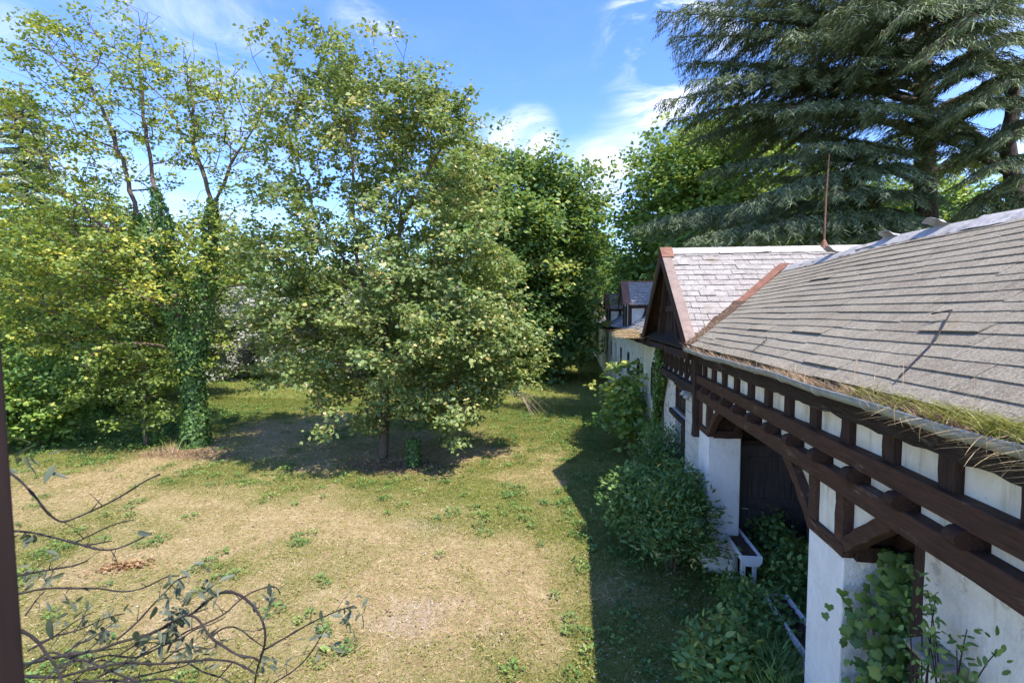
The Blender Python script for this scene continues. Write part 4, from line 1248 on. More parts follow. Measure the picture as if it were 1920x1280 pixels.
# ------------------------------------------------------------------ trees
class Skel:
    def __init__(s, cap=60000):
        s.p = np.zeros((cap, 3)); s.par = np.full(cap, -1, int); s.n = 0; s.len = np.zeros(cap); s.tips = []; s.w = np.zeros(cap)

    def add(s, p, par):
        i = s.n
        s.p[i] = p; s.par[i] = par
        s.len[i] = 0 if par < 0 else s.len[par] + np.linalg.norm(s.p[i] - s.p[par])
        s.n += 1
        return i

    def poly(s, pts, par=-1, step=0.4, wob=0.04):
        """a stem through pts; returns its node indices"""
        pts = [np.array(q, float) for q in pts]
        ids = []
        if par < 0:
            par = s.add(pts[0], -1); ids.append(par)
        for a, b in zip(pts[:-1], pts[1:]):
            k = max(1, int(np.linalg.norm(b - a) / step))
            for i in range(1, k + 1):
                q = a + (b - a) * i / k + (R.normal(0, wob, 3) if i < k else 0)
                par = s.add(q, par); ids.append(par)
        return ids

    def nearest(s, p, lo=0):
        d = np.linalg.norm(s.p[lo:s.n] - p, axis=1)
        return lo + int(np.argmin(d))

    def grow(s, att, lo=0, pen=0.22, step=0.4, rise=0.6, curl=0.18, minz=None):
        c0 = s.p[lo:s.n]
        dist = np.array([np.min(np.linalg.norm(c0 - a, axis=1)) for a in att])
        for k in np.argsort(dist):
            a = att[k]
            q = s.p[lo:s.n]
            v = a - q
            d = np.linalg.norm(v, axis=1)
            cost = d * (1 + rise * np.clip(-(v[:, 2]) / (d + 1e-6) + 0.15, 0, 2)) + pen * s.len[lo:s.n]
            if minz is not None:
                cost = cost + 50 * (q[:, 2] < minz)
            j = lo + int(np.argmin(cost))
            b = s.p[j]
            dd = np.linalg.norm(a - b)
            m = max(1, int(dd / step))
            off = R.normal(0, 1, 3) * curl * dd * 0.5
            off[2] += 0.10 * dd
            par = j
            for i in range(1, m + 1):
                t = i / m
                par = s.add(b + (a - b) * t + off * t * (1 - t) * 1.6, par)
            s.tips.append(par)

    def radii(s, base_r, tip=0.006, e=2.2):
        n = s.n
        acc = np.zeros(n)
        has = np.zeros(n, bool)
        has[s.par[:n][s.par[:n] >= 0]] = True
        for i in range(n - 1, -1, -1):
            if not has[i]:
                acc[i] += tip ** e
            if s.par[i] >= 0:
                acc[s.par[i]] += acc[i]
        r = acc ** (1 / e)
        roots = np.where(s.par[:n] < 0)[0]
        f = base_r / r[roots[0]]
        if f < 1:
            r = np.maximum(r * f, tip * 0.7)
        else:
            t = r / r[roots[0]]
            r = r * (1 + (f - 1) * np.clip(t, 0, 1) ** 0.7)
        return r

    def mesh(s, name, r, flare=True):
        n = s.n
        p = s.p[:n]; par = s.par[:n]
        main = np.full(n, -1)
        best = np.zeros(n)
        for i in range(n):
            j = par[i]
            if j >= 0 and r[i] > best[j]:
                best[j] = r[i]; main[j] = i
        dirs = np.zeros((n, 3))
        for i in range(n):
            d = np.zeros(3)
            if par[i] >= 0:
                e = p[i] - p[par[i]]; d += e / (np.linalg.norm(e) + 1e-9)
            if main[i] >= 0:
                e = p[main[i]] - p[i]; d += e / (np.linalg.norm(e) + 1e-9)
            dirs[i] = d / (np.linalg.norm(d) + 1e-9)
        V, Fq, o = [], [], 0
        idx = np.where(par >= 0)[0]
        for sides, sel in ((9, idx[r[idx] > 0.05]), (4, idx[(r[idx] <= 0.05) & (r[idx] > 0.012)]), (3, idx[r[idx] <= 0.012])):
            if len(sel) == 0:
                continue
            pa = par[sel]
            ismain = main[pa] == sel
            e = p[sel] - p[pa]; e /= (np.linalg.norm(e, axis=1, keepdims=True) + 1e-9)
            d0 = np.where(ismain[:, None], dirs[pa], e)
            r0 = np.where(ismain, r[pa], np.minimum(r[pa], r[sel] * 1.25))
            ang = np.arange(sides) * 2 * np.pi / sides
            rings = []
            for c, d, rr in ((p[pa], d0, r0), (p[sel], dirs[sel], r[sel])):
                ref = np.where(np.abs(d[:, 2:3]) < 0.95, np.array([[0.13, 0.05, 1.0]]), np.array([[1.0, 0.1, 0]]))
                ref = np.tile(np.array([[0.9, 0.43, 0.07]]), (len(d), 1))
                a = np.cross(d, ref); a /= (np.linalg.norm(a, axis=1, keepdims=True) + 1e-9)
                b = np.cross(d, a)
                rings.append(c[:, None] + rr[:, None, None] * (a[:, None] * np.cos(ang)[None, :, None] + b[:, None] * np.sin(ang)[None, :, None]))
            v = np.concatenate(rings, 1)
            k = np.arange(sides)
            f0 = np.stack([k, (k + 1) % sides, (k + 1) % sides + sides, k + sides], 1)
            f = f0[None] + (np.arange(len(sel)) * 2 * sides)[:, None, None] + o
            V.append(v.reshape(-1, 3)); Fq.append(f.reshape(-1, 4)); o += len(sel) * 2 * sides
        return np_mesh(name, np.concatenate(V), np.concatenate(Fq), smooth=True)


def crown_points(blobs, y0, depth, n_cl, per, sig, flat=0.7, shell=0.35):
    """cluster centres inside blobs (px, py, r_px[, dy]) on the plane y0 with given depth, then points round each"""
    B = [(P(b[0], b[1], y0), b[2] * y0 / F_PX, (b[3] if len(b) > 3 else 0.0)) for b in blobs]
    wts = np.array([b[1] ** 2 for b in B]); wts /= wts.sum()
    xs = np.array([b[0][0] for b in B]); rs = np.array([b[1] for b in B])
    x0, x1 = (xs - rs).min(), (xs + rs).max()
    xc, hw = (x0 + x1) / 2, (x1 - x0) / 2
    out, cid = [], []
    pick = R.choice(len(B), n_cl, p=wts)
    for c, k in enumerate(pick):
        ctr, r, dy = B[k]
        a = R.uniform(0, 2 * np.pi); q = r * R.random() ** shell
        dx, dz = q * math.cos(a), q * math.sin(a)
        xx = ctr[0] + dx
        dmax = depth * math.sqrt(max(0.12, 1 - ((xx - xc) / (hw + 0.01)) ** 2))
        dd = R.uniform(-1, 1)
        dd = np.sign(dd) * abs(dd) ** 0.7
        yy = y0 + dy + dd * dmax * min(1.0, 0.35 + r / (0.6 * hw))
        cc = np.array([xx, yy, max(0.5, ctr[2] + dz)])
        pts = cc + R.normal(0, 1, (per, 3)) * np.array([sig, sig, sig * flat])
        out.append(pts); cid += [c] * per
    return np.concatenate(out), np.array(cid)


def leaf_cloud(name, tips, dirs, cid, per, sig, size, mat, template=T_QUAD, flat=0.55, tint0=0.5, tint_cl=0.16, tint_sd=0.16, parent=None, droop=0.2, upn=1.0, part='crown', hi=None):
    n = len(tips) * per
    ti = np.repeat(np.arange(len(tips)), per)
    off = R.normal(0, 1, (n, 3)) * np.array([sig, sig, sig * flat])
    pos = tips[ti] + off
    a = R.uniform(0, 2 * np.pi, n)
    d = np.stack([np.cos(a), np.sin(a), R.normal(-droop, 0.35, n)], 1) + dirs[ti] * 0.5
    axis_ = tips[:, :2].mean(0)
    ow = pos[:, :2] - axis_
    ow /= (np.linalg.norm(ow, axis=1, keepdims=True) + 0.3)
    nn = R.normal(0, 0.5, (n, 3)); nn[:, 2] += upn * 0.8
    nn[:, :2] += ow * 0.65                      # blades turn outwards from the crown
    sz = R.uniform(0.65, 1.35, n) * size
    ctint = R.normal(0, tint_cl, cid.max() + 1)
    tint = tint0 + ctint[cid[ti]] + R.normal(0, tint_sd, n)
    if hi is not None:
        sel = R.random(n) < hi
        tint[sel] = R.uniform(0.88, 1.0, sel.sum())
    me = leaves_mesh(name, template, pos, d, nn, sz, tint)
    return link(part, me, mat, parent)


def make_tree(name, label, stems, base_r, blobs, y0, depth, n_cl, per, leaves, leaf, mat, bark='bark', sig_cl=0.45, sig_leaf=0.22, group=None, tint0=0.5, tint_cl=0.16, cat='tree', minz=1.5, tip=0.006,
              pen=0.22, rise=0.6, template=T_QUAD, hi=None, extra_att=None, leaf_keep=None, shell=0.45, flat=0.7, upn=1.0, lflat=0.55, att_min=None):
    t = thing(name, label, cat, group=group)
    sk = Skel()
    ids = None
    for st in stems:
        if ids is None:
            ids = sk.poly(st, -1)
        else:
            j = sk.nearest(np.array(st[0]))
            sk.poly([sk.p[j].copy()] + list(st[1:]), j)
    att, cid = crown_points(blobs, y0, depth, n_cl, per, sig_cl, flat, shell)
    if att_min is not None:
        ok = att[:, 2] > att_min
        att, cid = att[ok], cid[ok]
    sk.grow(att, 0, pen, rise=rise, minz=minz)
    r = sk.radii(base_r, tip)
    tr = link('trunk', sk.mesh('trunk', r), M[bark], t)
    order = np.array(sk.tips)
    tp = sk.p[order]
    pd = tp - sk.p[sk.par[order]]
    pd /= (np.linalg.norm(pd, axis=1, keepdims=True) + 1e-9)
    d2 = np.linalg.norm(att[None, :1] - tp[:, None][:1], axis=2) if False else None
    # tips were added in sorted order: recover each tip's cluster by position
    key = {tuple(np.round(a, 5)): c for a, c in zip(att, cid)}
    tc_ = np.array([key.get(tuple(np.round(q, 5)), 0) for q in tp])
    if leaf_keep is not None:
        k = leaf_keep(tp)
        sel = R.random(len(tp)) < k
        tp, pd, tc_ = tp[sel], pd[sel], tc_[sel]
    leaf_cloud(name + '_crown', tp, pd, tc_, leaves, sig_leaf, leaf, mat, template, parent=t, tint0=tint0, tint_cl=tint_cl, hi=hi, upn=upn, flat=lflat)
    return t, sk, r


def G(px, py, z=0.0):
    r = ray(px, py)
    return np.array([0, 0, CAM_H]) + r * ((z - CAM_H) / r[2])


# --- centre maple
yb = 15.9
tb = G(718, 858)
make_tree('maple_tree', 'tall green maple with two leading stems in the middle of the lawn', [
    [tb, P(722, 760, yb), P(715, 640, yb), P(690, 540, yb)],
    [P(715, 640, yb), P(668, 480, yb), P(662, 330, yb), P(652, 200, yb), P(640, 80, yb)],
    [P(718, 660, yb), P(742, 540, yb + .5), P(752, 400, yb + .4), P(756, 240, yb + .3), P(760, 60, yb + .3)],
    [P(752, 430, yb + .4), P(800, 330, yb), P(845, 240, yb)],
    [P(690, 540, yb), P(600, 430, yb), P(560, 300, yb), P(555, 200, yb)]], 0.155,
    [(645, 70, 26), (640, 125, 45), (600, 150, 45), (680, 160, 45), (560, 130, 26), (758, 45, 14), (762, 85, 26), (765, 140, 40), (720, 180, 45), (815, 160, 28), (800, 220, 55), (850, 200, 25), (860, 250, 40),
     (565, 235, 45), (640, 250, 75), (740, 270, 75), (830, 310, 70), (560, 330, 50), (640, 380, 60), (760, 390, 60), (880, 360, 40), (520, 430, 45), (870, 430, 80), (590, 480, 100), (730, 480, 100), (880, 540, 90), (930, 520, 40),
     (640, 600, 100), (780, 620, 110), (900, 650, 80), (930, 700, 45), (700, 700, 80), (820, 730, 60), (880, 750, 40), (720, 770, 30), (590, 690, 30), (640, 730, 30), (560, 590, 40), (560, 680, 22), (530, 620, 24), (520, 685, 18), (960, 620, 35), (955, 710, 38), (890, 765, 38), (830, 780, 36), (700, 800, 30), (715, 830, 18), (780, 790, 30)],
    yb, 3.4, 560, 5, 36, 0.145, LM['maple'], minz=2.0, att_min=0.85, tint0=0.42, tint_cl=0.17, hi=0.08, sig_cl=0.36, sig_leaf=0.17, leaf_keep=lambda q: np.where(q[:, 2] > 7.0, 0.68, 1.0))

# --- ivy-clad tree on the left
yi = 16.3
ib = G(368, 835)
t_ivy, sk_ivy, r_ivy = make_tree('ivy_clad_tree', 'sparse half bare tree with thick ivy on its forked trunk, left of the maple', [
    [ib, P(366, 760, yi), P(358, 690, yi), P(340, 640, yi)],
    [P(350, 665, yi), P(310, 560, yi), P(275, 480, yi), P(255, 400, yi), P(235, 320, yi), P(190, 200, yi), P(130, 90, yi)],
    [P(352, 665, yi), P(320, 520, yi), P(300, 390, yi), P(285, 330, yi), P(268, 220, yi), P(262, 100, yi), P(275, 25, yi)],
    [P(358, 690, yi), P(385, 560, yi), P(395, 440, yi), P(398, 380, yi), P(362, 270, yi), P(358, 170, yi), P(364, 60, yi)],
    [P(395, 400, yi), P(425, 330, yi), P(470, 250, yi), P(500, 190, yi)],
    [P(300, 390, yi), P(325, 310, yi), P(340, 250, yi)],
    [P(285, 480, yi), P(200, 430, yi), P(110, 350, yi), P(60, 250, yi)],
    [P(330, 590, yi), P(240, 545, yi - 1), P(190, 560, yi - 2), P(160, 600, yi - 2.3)],
    [P(380, 600, yi), P(420, 540, yi), P(470, 530, yi)]], 0.23,
    [(275, 30, 12), (245, 55, 22), (125, 25, 8), (130, 60, 20), (165, 70, 35), (40, 70, 14), (80, 100, 28), (210, 90, 45), (290, 80, 35), (365, 60, 14), (370, 110, 30), (330, 130, 45), (390, 120, 26), (440, 140, 20),
     (120, 170, 60), (220, 190, 60), (320, 210, 60), (420, 200, 60), (490, 180, 40), (90, 250, 50), (170, 280, 70), (270, 290, 60), (380, 280, 50), (460, 270, 55), (520, 260, 40),
     (60, 330, 45), (140, 360, 60), (460, 350, 50), (90, 400, 60, -.5), (200, 430, 70, -.5), (300, 430, 60, -1), (400, 430, 60), (60, 470, 60), (150, 500, 70), (250, 520, 70, -1), (350, 500, 60, -1), (440, 480, 60), (100, 570, 60), (200, 600, 60, -1), (290, 620, 50, -1), (60, 640, 40), (150, 660, 40), (250, 680, 40, -1)],
    yi, 3.2, 380, 5, 26, 0.135, LM['yellow'], minz=3.0, tint0=0.45, tint_cl=0.22, sig_cl=0.34, sig_leaf=0.17, tip=0.008, hi=0.08,
    leaf_keep=lambda q: np.where(q[:, 2] > 8.0, 0.52, np.where(q[:, 2] > 6.8, 0.7, 1.0)))


def ivy_on(stem_pts, rads, n, size, parent, name='ivy', mat=None):
    pts = np.array(stem_pts); seg = np.linalg.norm(np.diff(pts, axis=0), axis=1)
    cum = np.concatenate([[0], np.cumsum(seg)])
    s_ = R.uniform(0, cum[-1], n)
    c = np.stack([np.interp(s_, cum, pts[:, k]) for k in range(3)], 1)
    rr = np.interp(s_, cum, rads) * (0.7 + 0.5 * R.random(n) + 0.5 * np.maximum(0, vnoise(s_ * 3, c[:, 0] * 9 + R.random(n), 1.0, 91) - 0.6))
    a = R.uniform(0, 2 * np.pi, n)
    out_ = np.stack([np.cos(a), np.sin(a), np.zeros(n)], 1)
    pos = c + out_ * rr[:, None]
    d = np.stack([R.normal(0, .5, n), R.normal(0, .5, n), -np.ones(n)], 1)
    nn = out_ + R.normal(0, 0.35, (n, 3)); nn[:, 2] += 0.35
    me = leaves_mesh(name, T_QUAD, pos, d, nn, R.uniform(0.7, 1.3, n) * size, R.beta(2, 2.5, n), 1.25)
    return link(name, me, mat or LM['ivy'], parent)


ivy_on([ib, P(366, 760, yi), P(358, 690, yi), P(352, 640, yi)], [0.45, 0.36, 0.38, 0.58], 4600, 0.11, t_ivy)
ivy_on([P(352, 660, yi), P(310, 560, yi), P(275, 470, yi), P(258, 400, yi)], [0.42, 0.30, 0.24, 0.14], 2600, 0.11, t_ivy)
ivy_on([P(352, 660, yi), P(322, 520, yi), P(303, 400, yi), P(290, 350, yi)], [0.42, 0.30, 0.26, 0.14], 2600, 0.11, t_ivy)
ivy_on([P(358, 680, yi), P(385, 560, yi), P(395, 440, yi), P(398, 370, yi)], [0.42, 0.34, 0.28, 0.14], 2600, 0.11, t_ivy)

# ivy-grown stump beside the maple
st = thing('ivy_stump', 'short ivy covered stump right of the maple trunk', 'stump')
sb = G(776, 872)
link('trunk', MB().tube([sb, sb + (0.02, 0, 0.45), sb + (0.0, 0.02, 0.85)], [0.16, 0.13, 0.10], 9).mesh('trunk'), M['bark'], st)
ivy_on([sb, sb + (0, 0, 0.9)], [0.22, 0.17], 700, 0.085, st, 'ivy')

# sapling in front of the ivy tree
ys = G(275, 835)[1]
make_tree('sapling', 'thin young tree with bright leaf layers left of the ivy trunk', [[G(275, 836), P(272, 780, ys), P(268, 700, ys), P(262, 600, ys)]], 0.065,
          [(270, 740, 40), (230, 720, 45), (310, 745, 35), (265, 680, 60), (210, 670, 40), (320, 690, 30), (290, 775, 30), (180, 700, 30)], ys, 1.3, 60, 4, 24, 0.12, LM['yellow'], minz=1.2, tint0=0.35, sig_cl=0.3, sig_leaf=0.16, flat=0.4, lflat=0.35)

# --- trees and shrub mass on the far left
def simple_tree(name, label, base, top_px, blobs, y0, depth, n_cl, leaves, leaf, mat, base_r=0.25, group=None, tint0=0.45, sig_cl=0.7, sig_leaf=0.4, hi=None, tint_cl=0.18, per=4, minz=1.5, cat='tree'):
    return make_tree(name, label, [[base, np.array([base[0], base[1], base[2] + 2]), np.array(top_px)]], base_r, blobs, y0, depth, n_cl, per, leaves, leaf, mat, group=group, tint0=tint0, sig_cl=sig_cl, sig_leaf=sig_leaf, hi=hi, tint_cl=tint_cl, minz=minz, cat=cat)


y1 = 19.5
simple_tree('hazel_tree', 'dense dark green tree at the left edge behind the window jamb', np.array([P(70, 700, y1)[0], y1, 0]), P(90, 430, y1),
            [(70, 440, 80), (150, 440, 60), (20, 480, 70), (60, 560, 90), (150, 560, 80), (40, 660, 80), (120, 680, 80), (200, 620, 60), (60, 740, 60), (130, 750, 50), (-60, 520, 90), (-60, 640, 100)],
            y1, 2.4, 190, 46, 0.17, LM['dark'], tint0=0.55, sig_cl=0.55, sig_leaf=0.32, hi=0.05, minz=0.4)
y2 = 15.2
simple_tree('elder_shrub', 'big leafy elder shrub at the far left edge of the lawn', np.array([P(70, 800, y2)[0], y2, 0]), P(70, 720, y2),
            [(50, 720, 50), (100, 740, 45), (60, 780, 40), (110, 785, 30), (20, 690, 50), (30, 790, 40)], y2, 1.3, 70, 38, 0.17, LM['fresh'], base_r=0.08, tint0=0.55, sig_cl=0.35, sig_leaf=0.22, minz=0.1, cat='shrub')
y3 = 24
simple_tree('acacia_tree', 'yellowish green rounded tree behind the ivy clad trunk', np.array([P(230, 700, y3)[0], y3, 0]), P(230, 480, y3),
            [(230, 470, 80), (320, 480, 70), (180, 560, 80), (280, 580, 90), (240, 650, 70), (320, 650, 60), (405, 470, 48), (170, 640, 60), (220, 720, 40)],
            y3, 3.0, 190, 46, 0.20, LM['yellow'], tint0=0.42, sig_cl=0.7, sig_leaf=0.4, minz=1.0)

# --- needle-leaved trees
def conifer(name, label, base, top, trunk_r, branches, mat, bark='cedar_bark', spray=0.34, dens=1.0, droop=0.5, wid=1.0, sub=0.34, group=None, trunk_pts=None, bare=0.25, tint0=0.5, secs=1.0, nspray=5):
    """branches: (start point on trunk, tip point, sag)"""
    t = thing(name, label, 'tree', group=group)
    mb_ = MB()
    tp = trunk_pts or [base, base + (np.array(top) - base) * 0.5, top]
    K = 14
    pts = np.array([np.array(q, float) for q in tp])
    tt = np.linspace(0, 1, len(pts))
    cen = np.stack([np.interp(np.linspace(0, 1, K), tt, pts[:, k]) for k in range(3)], 1) + R.normal(0, 0.02, (K, 3))
    mb_.tube(list(cen), list(trunk_r * (1 - 0.75 * np.linspace(0, 1, K))), 12)
    tw_mb = MB()
    SP, SDn, SZ, TI = [], [], [], []
    for a, b, sag, r0 in branches:
        a, b = np.array(a, float), np.array(b, float)
        L = np.linalg.norm(b - a)
        k = max(6, int(L / 0.45))
        side = np.cross(b - a, (0, 0, 1.0)); side /= np.linalg.norm(side) + 1e-9
        wob = R.normal(0, 0.04 * L)
        line = []
        for i in range(k + 1):
            u = i / k
            q = a + (b - a) * u
            q = q + np.array([0, 0, 1.0]) * (sag * L * 4 * u * (1 - u) * 0.5) + side * wob * math.sin(u * 3.1) + R.normal(0, 0.02, 3)
            line.append(q)
        rr = [max(0.012, r0 * (1 - 0.93 * (i / k) ** 0.8)) for i in range(k + 1)]
        MB().tube(line, rr, 6).build('branch', M[bark], t, smooth=True)
        line = np.array(line)
        nsec = int(L / 0.20 * secs)
        for j in range(nsec):
            u = bare + (1.02 - bare) * (j + R.random()) / nsec
            u = min(u, 1.0)
            q = np.array([np.interp(u, np.linspace(0, 1, k + 1), line[:, c]) for c in range(3)])
            bd_ = (line[min(k, int(u * k) + 1)] - line[max(0, int(u * k) - 1)]); bd_ /= np.linalg.norm(bd_) + 1e-9
            sgn = 1 if j % 2 else -1
            sl_ = (0.35 + sub * L * (1 - u) ** 0.8) * R.uniform(0.6, 1.15)
            sd_ = side * sgn * R.uniform(0.6, 1.0) + bd_ * R.uniform(0.4, 1.0); sd_ /= np.linalg.norm(sd_)
            m_ = max(2, int(sl_ / 0.15 * dens))
            pr = None
            tw = []
            for i in range(m_ + 1):
                v_ = i / m_
                w_ = q + sd_ * sl_ * v_ - np.array([0, 0, 1]) * (droop * sl_ * v_ ** 1.8 * 0.55) + R.normal(0, 0.02, 3)
                tw.append(w_)
                if i == 0:
                    continue
                nsp = nspray
                for _ in range(nsp):
                    SP.append(w_ + R.normal(0, 0.05, 3) - sd_ * R.random() * 0.14)
                    s3 = np.cross(sd_, (0, 0, 1.0)) * R.choice([-1, 1]) * R.uniform(0.2, 1.0)
                    SDn.append(sd_ * R.uniform(0.3, 1.0) + s3 - np.array([0, 0, droop * R.uniform(0.3, 1.3)]))
                    SZ.append(spray * R.uniform(0.6, 1.25) * (1 - 0.35 * v_))
                    TI.append(tint0 + 0.12 * v_ + R.normal(0, 0.16))
            tw_mb.tube(tw[:: max(1, len(tw) // 4)] + [tw[-1]] if len(tw) > 2 else tw, 0.010, 3)
    tr = mb_.build('trunk', M[bark], t, smooth=True)
    tw_mb.build('twigs', M[bark], t)['kind'] = 'stuff'
    SP, SDn, SZ, TI = np.array(SP), np.array(SDn), np.array(SZ), np.array(TI)
    nn = R.normal(0, 0.5, SP.shape); nn[:, 2] += 1
    me = leaves_mesh(name + '_needles', T_NEEDLE, SP, SDn, nn, SZ, TI, wid)
    link('crown', me, mat, t)
    return t


yc1 = 21.5
tx = P(1737, 400, yc1)[0]


def cb(px, py, y):       # cedar branch tip
    return P(px, py, y)


def on_trunk(z, x=tx, y=yc1):
    return np.array([x, y, z])


br = []
for (pz, tip, ty, sag, r0) in [(430, (1300, 445), 18.5, .10, .10), (410, (1190, 425), 20.5, .16, .10), (420, (1420, 430), 17.8, .10, .09), (350, (1330, 320), 20.5, .18, .12), (330, (1390, 385), 18.0, .14, .10),
                              (260, (1262, 225), 21.0, .16, .15), (240, (1300, 262), 23.0, .16, .10), (200, (1245, 190), 20.0, .14, .15), (175, (1275, 118), 22.5, .05, .13), (165, (1300, 150), 19.0, .08, .13),
                              (120, (1262, 70), 21.0, .06, .13), (90, (1238, 22), 20.0, .08, .13), (60, (1290, 10), 22.5, .05, .12), (40, (1320, -40), 19.5, .05, .12), (20, (1400, -60), 18.5, .05, .12),
                              (140, (1480, 60), 17.5, .05, .11), (230, (1480, 200), 17.8, .08, .11), (300, (1520, 270), 17.6, .06, .10), (100, (1560, 20), 17.0, .05, .11), (370, (1560, 360), 17.5, .05, .09),
                              (300, (1420, 250), 24.5, .1, .1), (380, (1440, 330), 25, .1, .1), (200, (1420, 120), 25, .1, .1), (60, (1450, 30), 25, .1, .1), (430, (1620, 440), 17.8, .05, .08), (440, (1500, 450), 19.5, .06, .08), (410, (1330, 410), 24.5, .06, .08),
                              (330, (1890, 300), 24.0, .1, .08), (280, (1640, 200), 17.2, .05, .09), (170, (1620, 110), 17.2, .05, .1), (250, (1830, 260), 18.0, .06, .08), (210, (1860, 170), 24.0, .1, .1), (80, (1880, 40), 23.5, .1, .1), (20, (1700, -60), 17.5, .1, .1), (-60, (1350, -100), 21, .1, .1), (-80, (1550, -120), 18, .1, .1)]:
    br.append((on_trunk(P(1737, pz, yc1)[2]), cb(*tip, ty), sag, r0))
conifer('cedar_tree', 'huge dark cedar with straight trunk and drooping boughs behind the stable roof', np.array([tx, yc1, 0]), np.array([tx - 0.5, yc1, 23]), 0.52, br, LM['cedar'], spray=0.40, wid=1.15, bare=0.16, dens=1.0, sub=0.42, droop=0.75, nspray=8, secs=1.2,
        trunk_pts=[(tx + 0.35, yc1, 0), (tx, yc1, P(1737, 400, yc1)[2]), (tx - 0.45, yc1, P(1724, 60, yc1)[2]), (tx - 0.6, yc1, 23)])

yc2 = 20.0
t2 = [np.array([P(1915, 560, yc2)[0], yc2, 0]), P(1905, 360, yc2), P(1885, 270, yc2), P(1905, 190, yc2), P(1880, 130, yc2), P(1830, 90, yc2 - .5), P(1790, 40, yc2 - 1), P(1770, -60, yc2 - 1.2)]
br = []
for (s_, tip, ty, sag, r0) in [(P(1900, 330, yc2), (1690, 235), 18.5, .10, .16), (P(1895, 300, yc2), (1760, 200), 21.5, .05, .12), (P(1790, 40, yc2 - 1), (1600, 30), 16.5, .06, .10), (P(1830, 90, yc2 - .5), (1650, 90), 17.5, .06, .10),
                               (P(1780, 0, yc2 - 1), (1560, -30), 17.5, .06, .10), (P(1800, 50, yc2 - 1), (1760, 90), 15.6, .06, .08), (P(1830, 90, yc2), (1900, 70), 15.8, .06, .08), (P(1790, 30, yc2), (1700, 20), 15.5, .08, .08),
                               (P(1885, 150, yc2), (1990, 110), 17, .1, .1), (P(1905, 200, yc2), (2060, 200), 20, .1, .1), (P(1900, 340, yc2), (1840, 390), 17.5, .04, .08), (P(1905, 370, yc2), (1960, 390), 17, .04, .08), (P(1905, 350, yc2), (1780, 420), 19, .04, .06),
                               (P(1780, -20, yc2 - 1), (1880, -10), 15.6, .06, .08), (P(1905, 250, yc2), (1800, 300), 24, .04, .06), (P(1775, -40, yc2 - 1), (1640, -50), 15.8, .06, .08), (P(1830, 90, yc2), (1760, 140), 17, .02, .08), (P(1905, 200, yc2), (1830, 190), 16.2, .06, .07), (P(1890, 150, yc2), (1900, 150), 15.8, .06, .07), (P(1905, 260, yc2), (1900, 250), 16.2, .06, .07), (P(1905, 230, yc2), (1960, 230), 16.5, .06, .07),
                               (P(1900, 300, yc2), (1870, 310), 16.4, .05, .07), (P(1880, 130, yc2), (1820, 120), 16.2, .05, .07), (P(1905, 340, yc2), (1930, 330), 16.5, .05, .07), (P(1790, 20, yc2), (1830, 30), 15.6, .05, .07), (P(1900, 180, yc2), (1990, 60), 16.5, .05, .08)]:
    br.append((s_, P(*tip, ty), sag, r0))
conifer('cedar_tree', 'second cedar with curving leaning trunk at the right edge behind the roof', t2[0], t2[-1], 0.30, br, LM['cedar'], spray=0.40, wid=1.15, bare=0.2, dens=1.0, sub=0.45, droop=0.8, nspray=8, secs=1.2, trunk_pts=t2)

# pale cedar at far left
yl = 30
lx = P(50, 400, yl)[0]
br = []
for i in range(84):
    z = 4 + 16.5 * i / 83
    a = i * 2.4
    L = (5.2 - 4.2 * i / 83) * R.uniform(0.75, 1.1)
    br.append((np.array([lx, yl, z]), np.array([lx + L * math.cos(a), yl + L * math.sin(a), z - 0.10 * L]), 0.14, 0.05))
conifer('pale_cedar', 'pale grey green cedar rising at the upper left edge', np.array([lx, yl, 0]), np.array([lx, yl, 21.2]), 0.32, br, LM['bluecedar'], spray=0.6, wid=2.6, bare=0.05, dens=0.9, sub=0.36, nspray=9, tint0=0.68)
# silvery shrubs
ysv = 34
for (px_, lab) in ((440, 'silvery grey shrub standing right of the ivy trunk'), (530, 'tall silvery shrub half hidden behind the left side of the maple'), (620, 'grey green shrub in the shade behind the maple trunk')):
    simple_tree('silver_shrub', lab, np.array([P(px_, 640, ysv)[0], ysv, 0]), P(px_, 600, ysv),
                [(px_, 575, 34), (px_ - 30, 610, 38), (px_ + 30, 605, 40), (px_, 640, 44), (px_ - 40, 665, 34), (px_ + 38, 665, 36), (px_, 690, 30)], ysv, 1.8, 90, 46, 0.20, LM['silver'], base_r=0.10, group='silver shrubs behind the maple',
                sig_cl=0.4, sig_leaf=0.28, minz=0.3, cat='shrub')

# --- dark maple right of centre, further off
ym = 38
bm_ = G(955, 690)
bx = P(955, 690, ym)[0]
make_tree('large_maple', 'large dense dark green maple far down the lawn beside the stable', [[np.array([bx, ym, 0]), P(952, 640, ym), P(960, 520, ym), P(990, 420, ym), P(1000, 360, ym)]], 0.42,
          [(1000, 335, 34), (960, 350, 36), (1045, 350, 32), (1082, 365, 24), (900, 335, 40), (940, 385, 50), (1010, 395, 50), (1070, 360, 36), (1060, 420, 50), (1092, 425, 22), (890, 400, 60), (960, 450, 60), (1040, 470, 60), (1085, 480, 32), (900, 500, 60),
           (980, 540, 70), (1060, 540, 50), (920, 580, 60), (1000, 610, 60), (1050, 600, 45), (1058, 580, 24), (960, 640, 40), (1030, 650, 35), (1050, 640, 30), (860, 560, 50), (850, 340, 36), (880, 640, 40)],
          ym, 5.5, 340, 5, 44, 0.34, LM['dark'], minz=4.0, tint0=0.55, tint_cl=0.2, sig_cl=0.95, sig_leaf=0.5, hi=0.04, tip=0.012)
yq = 55
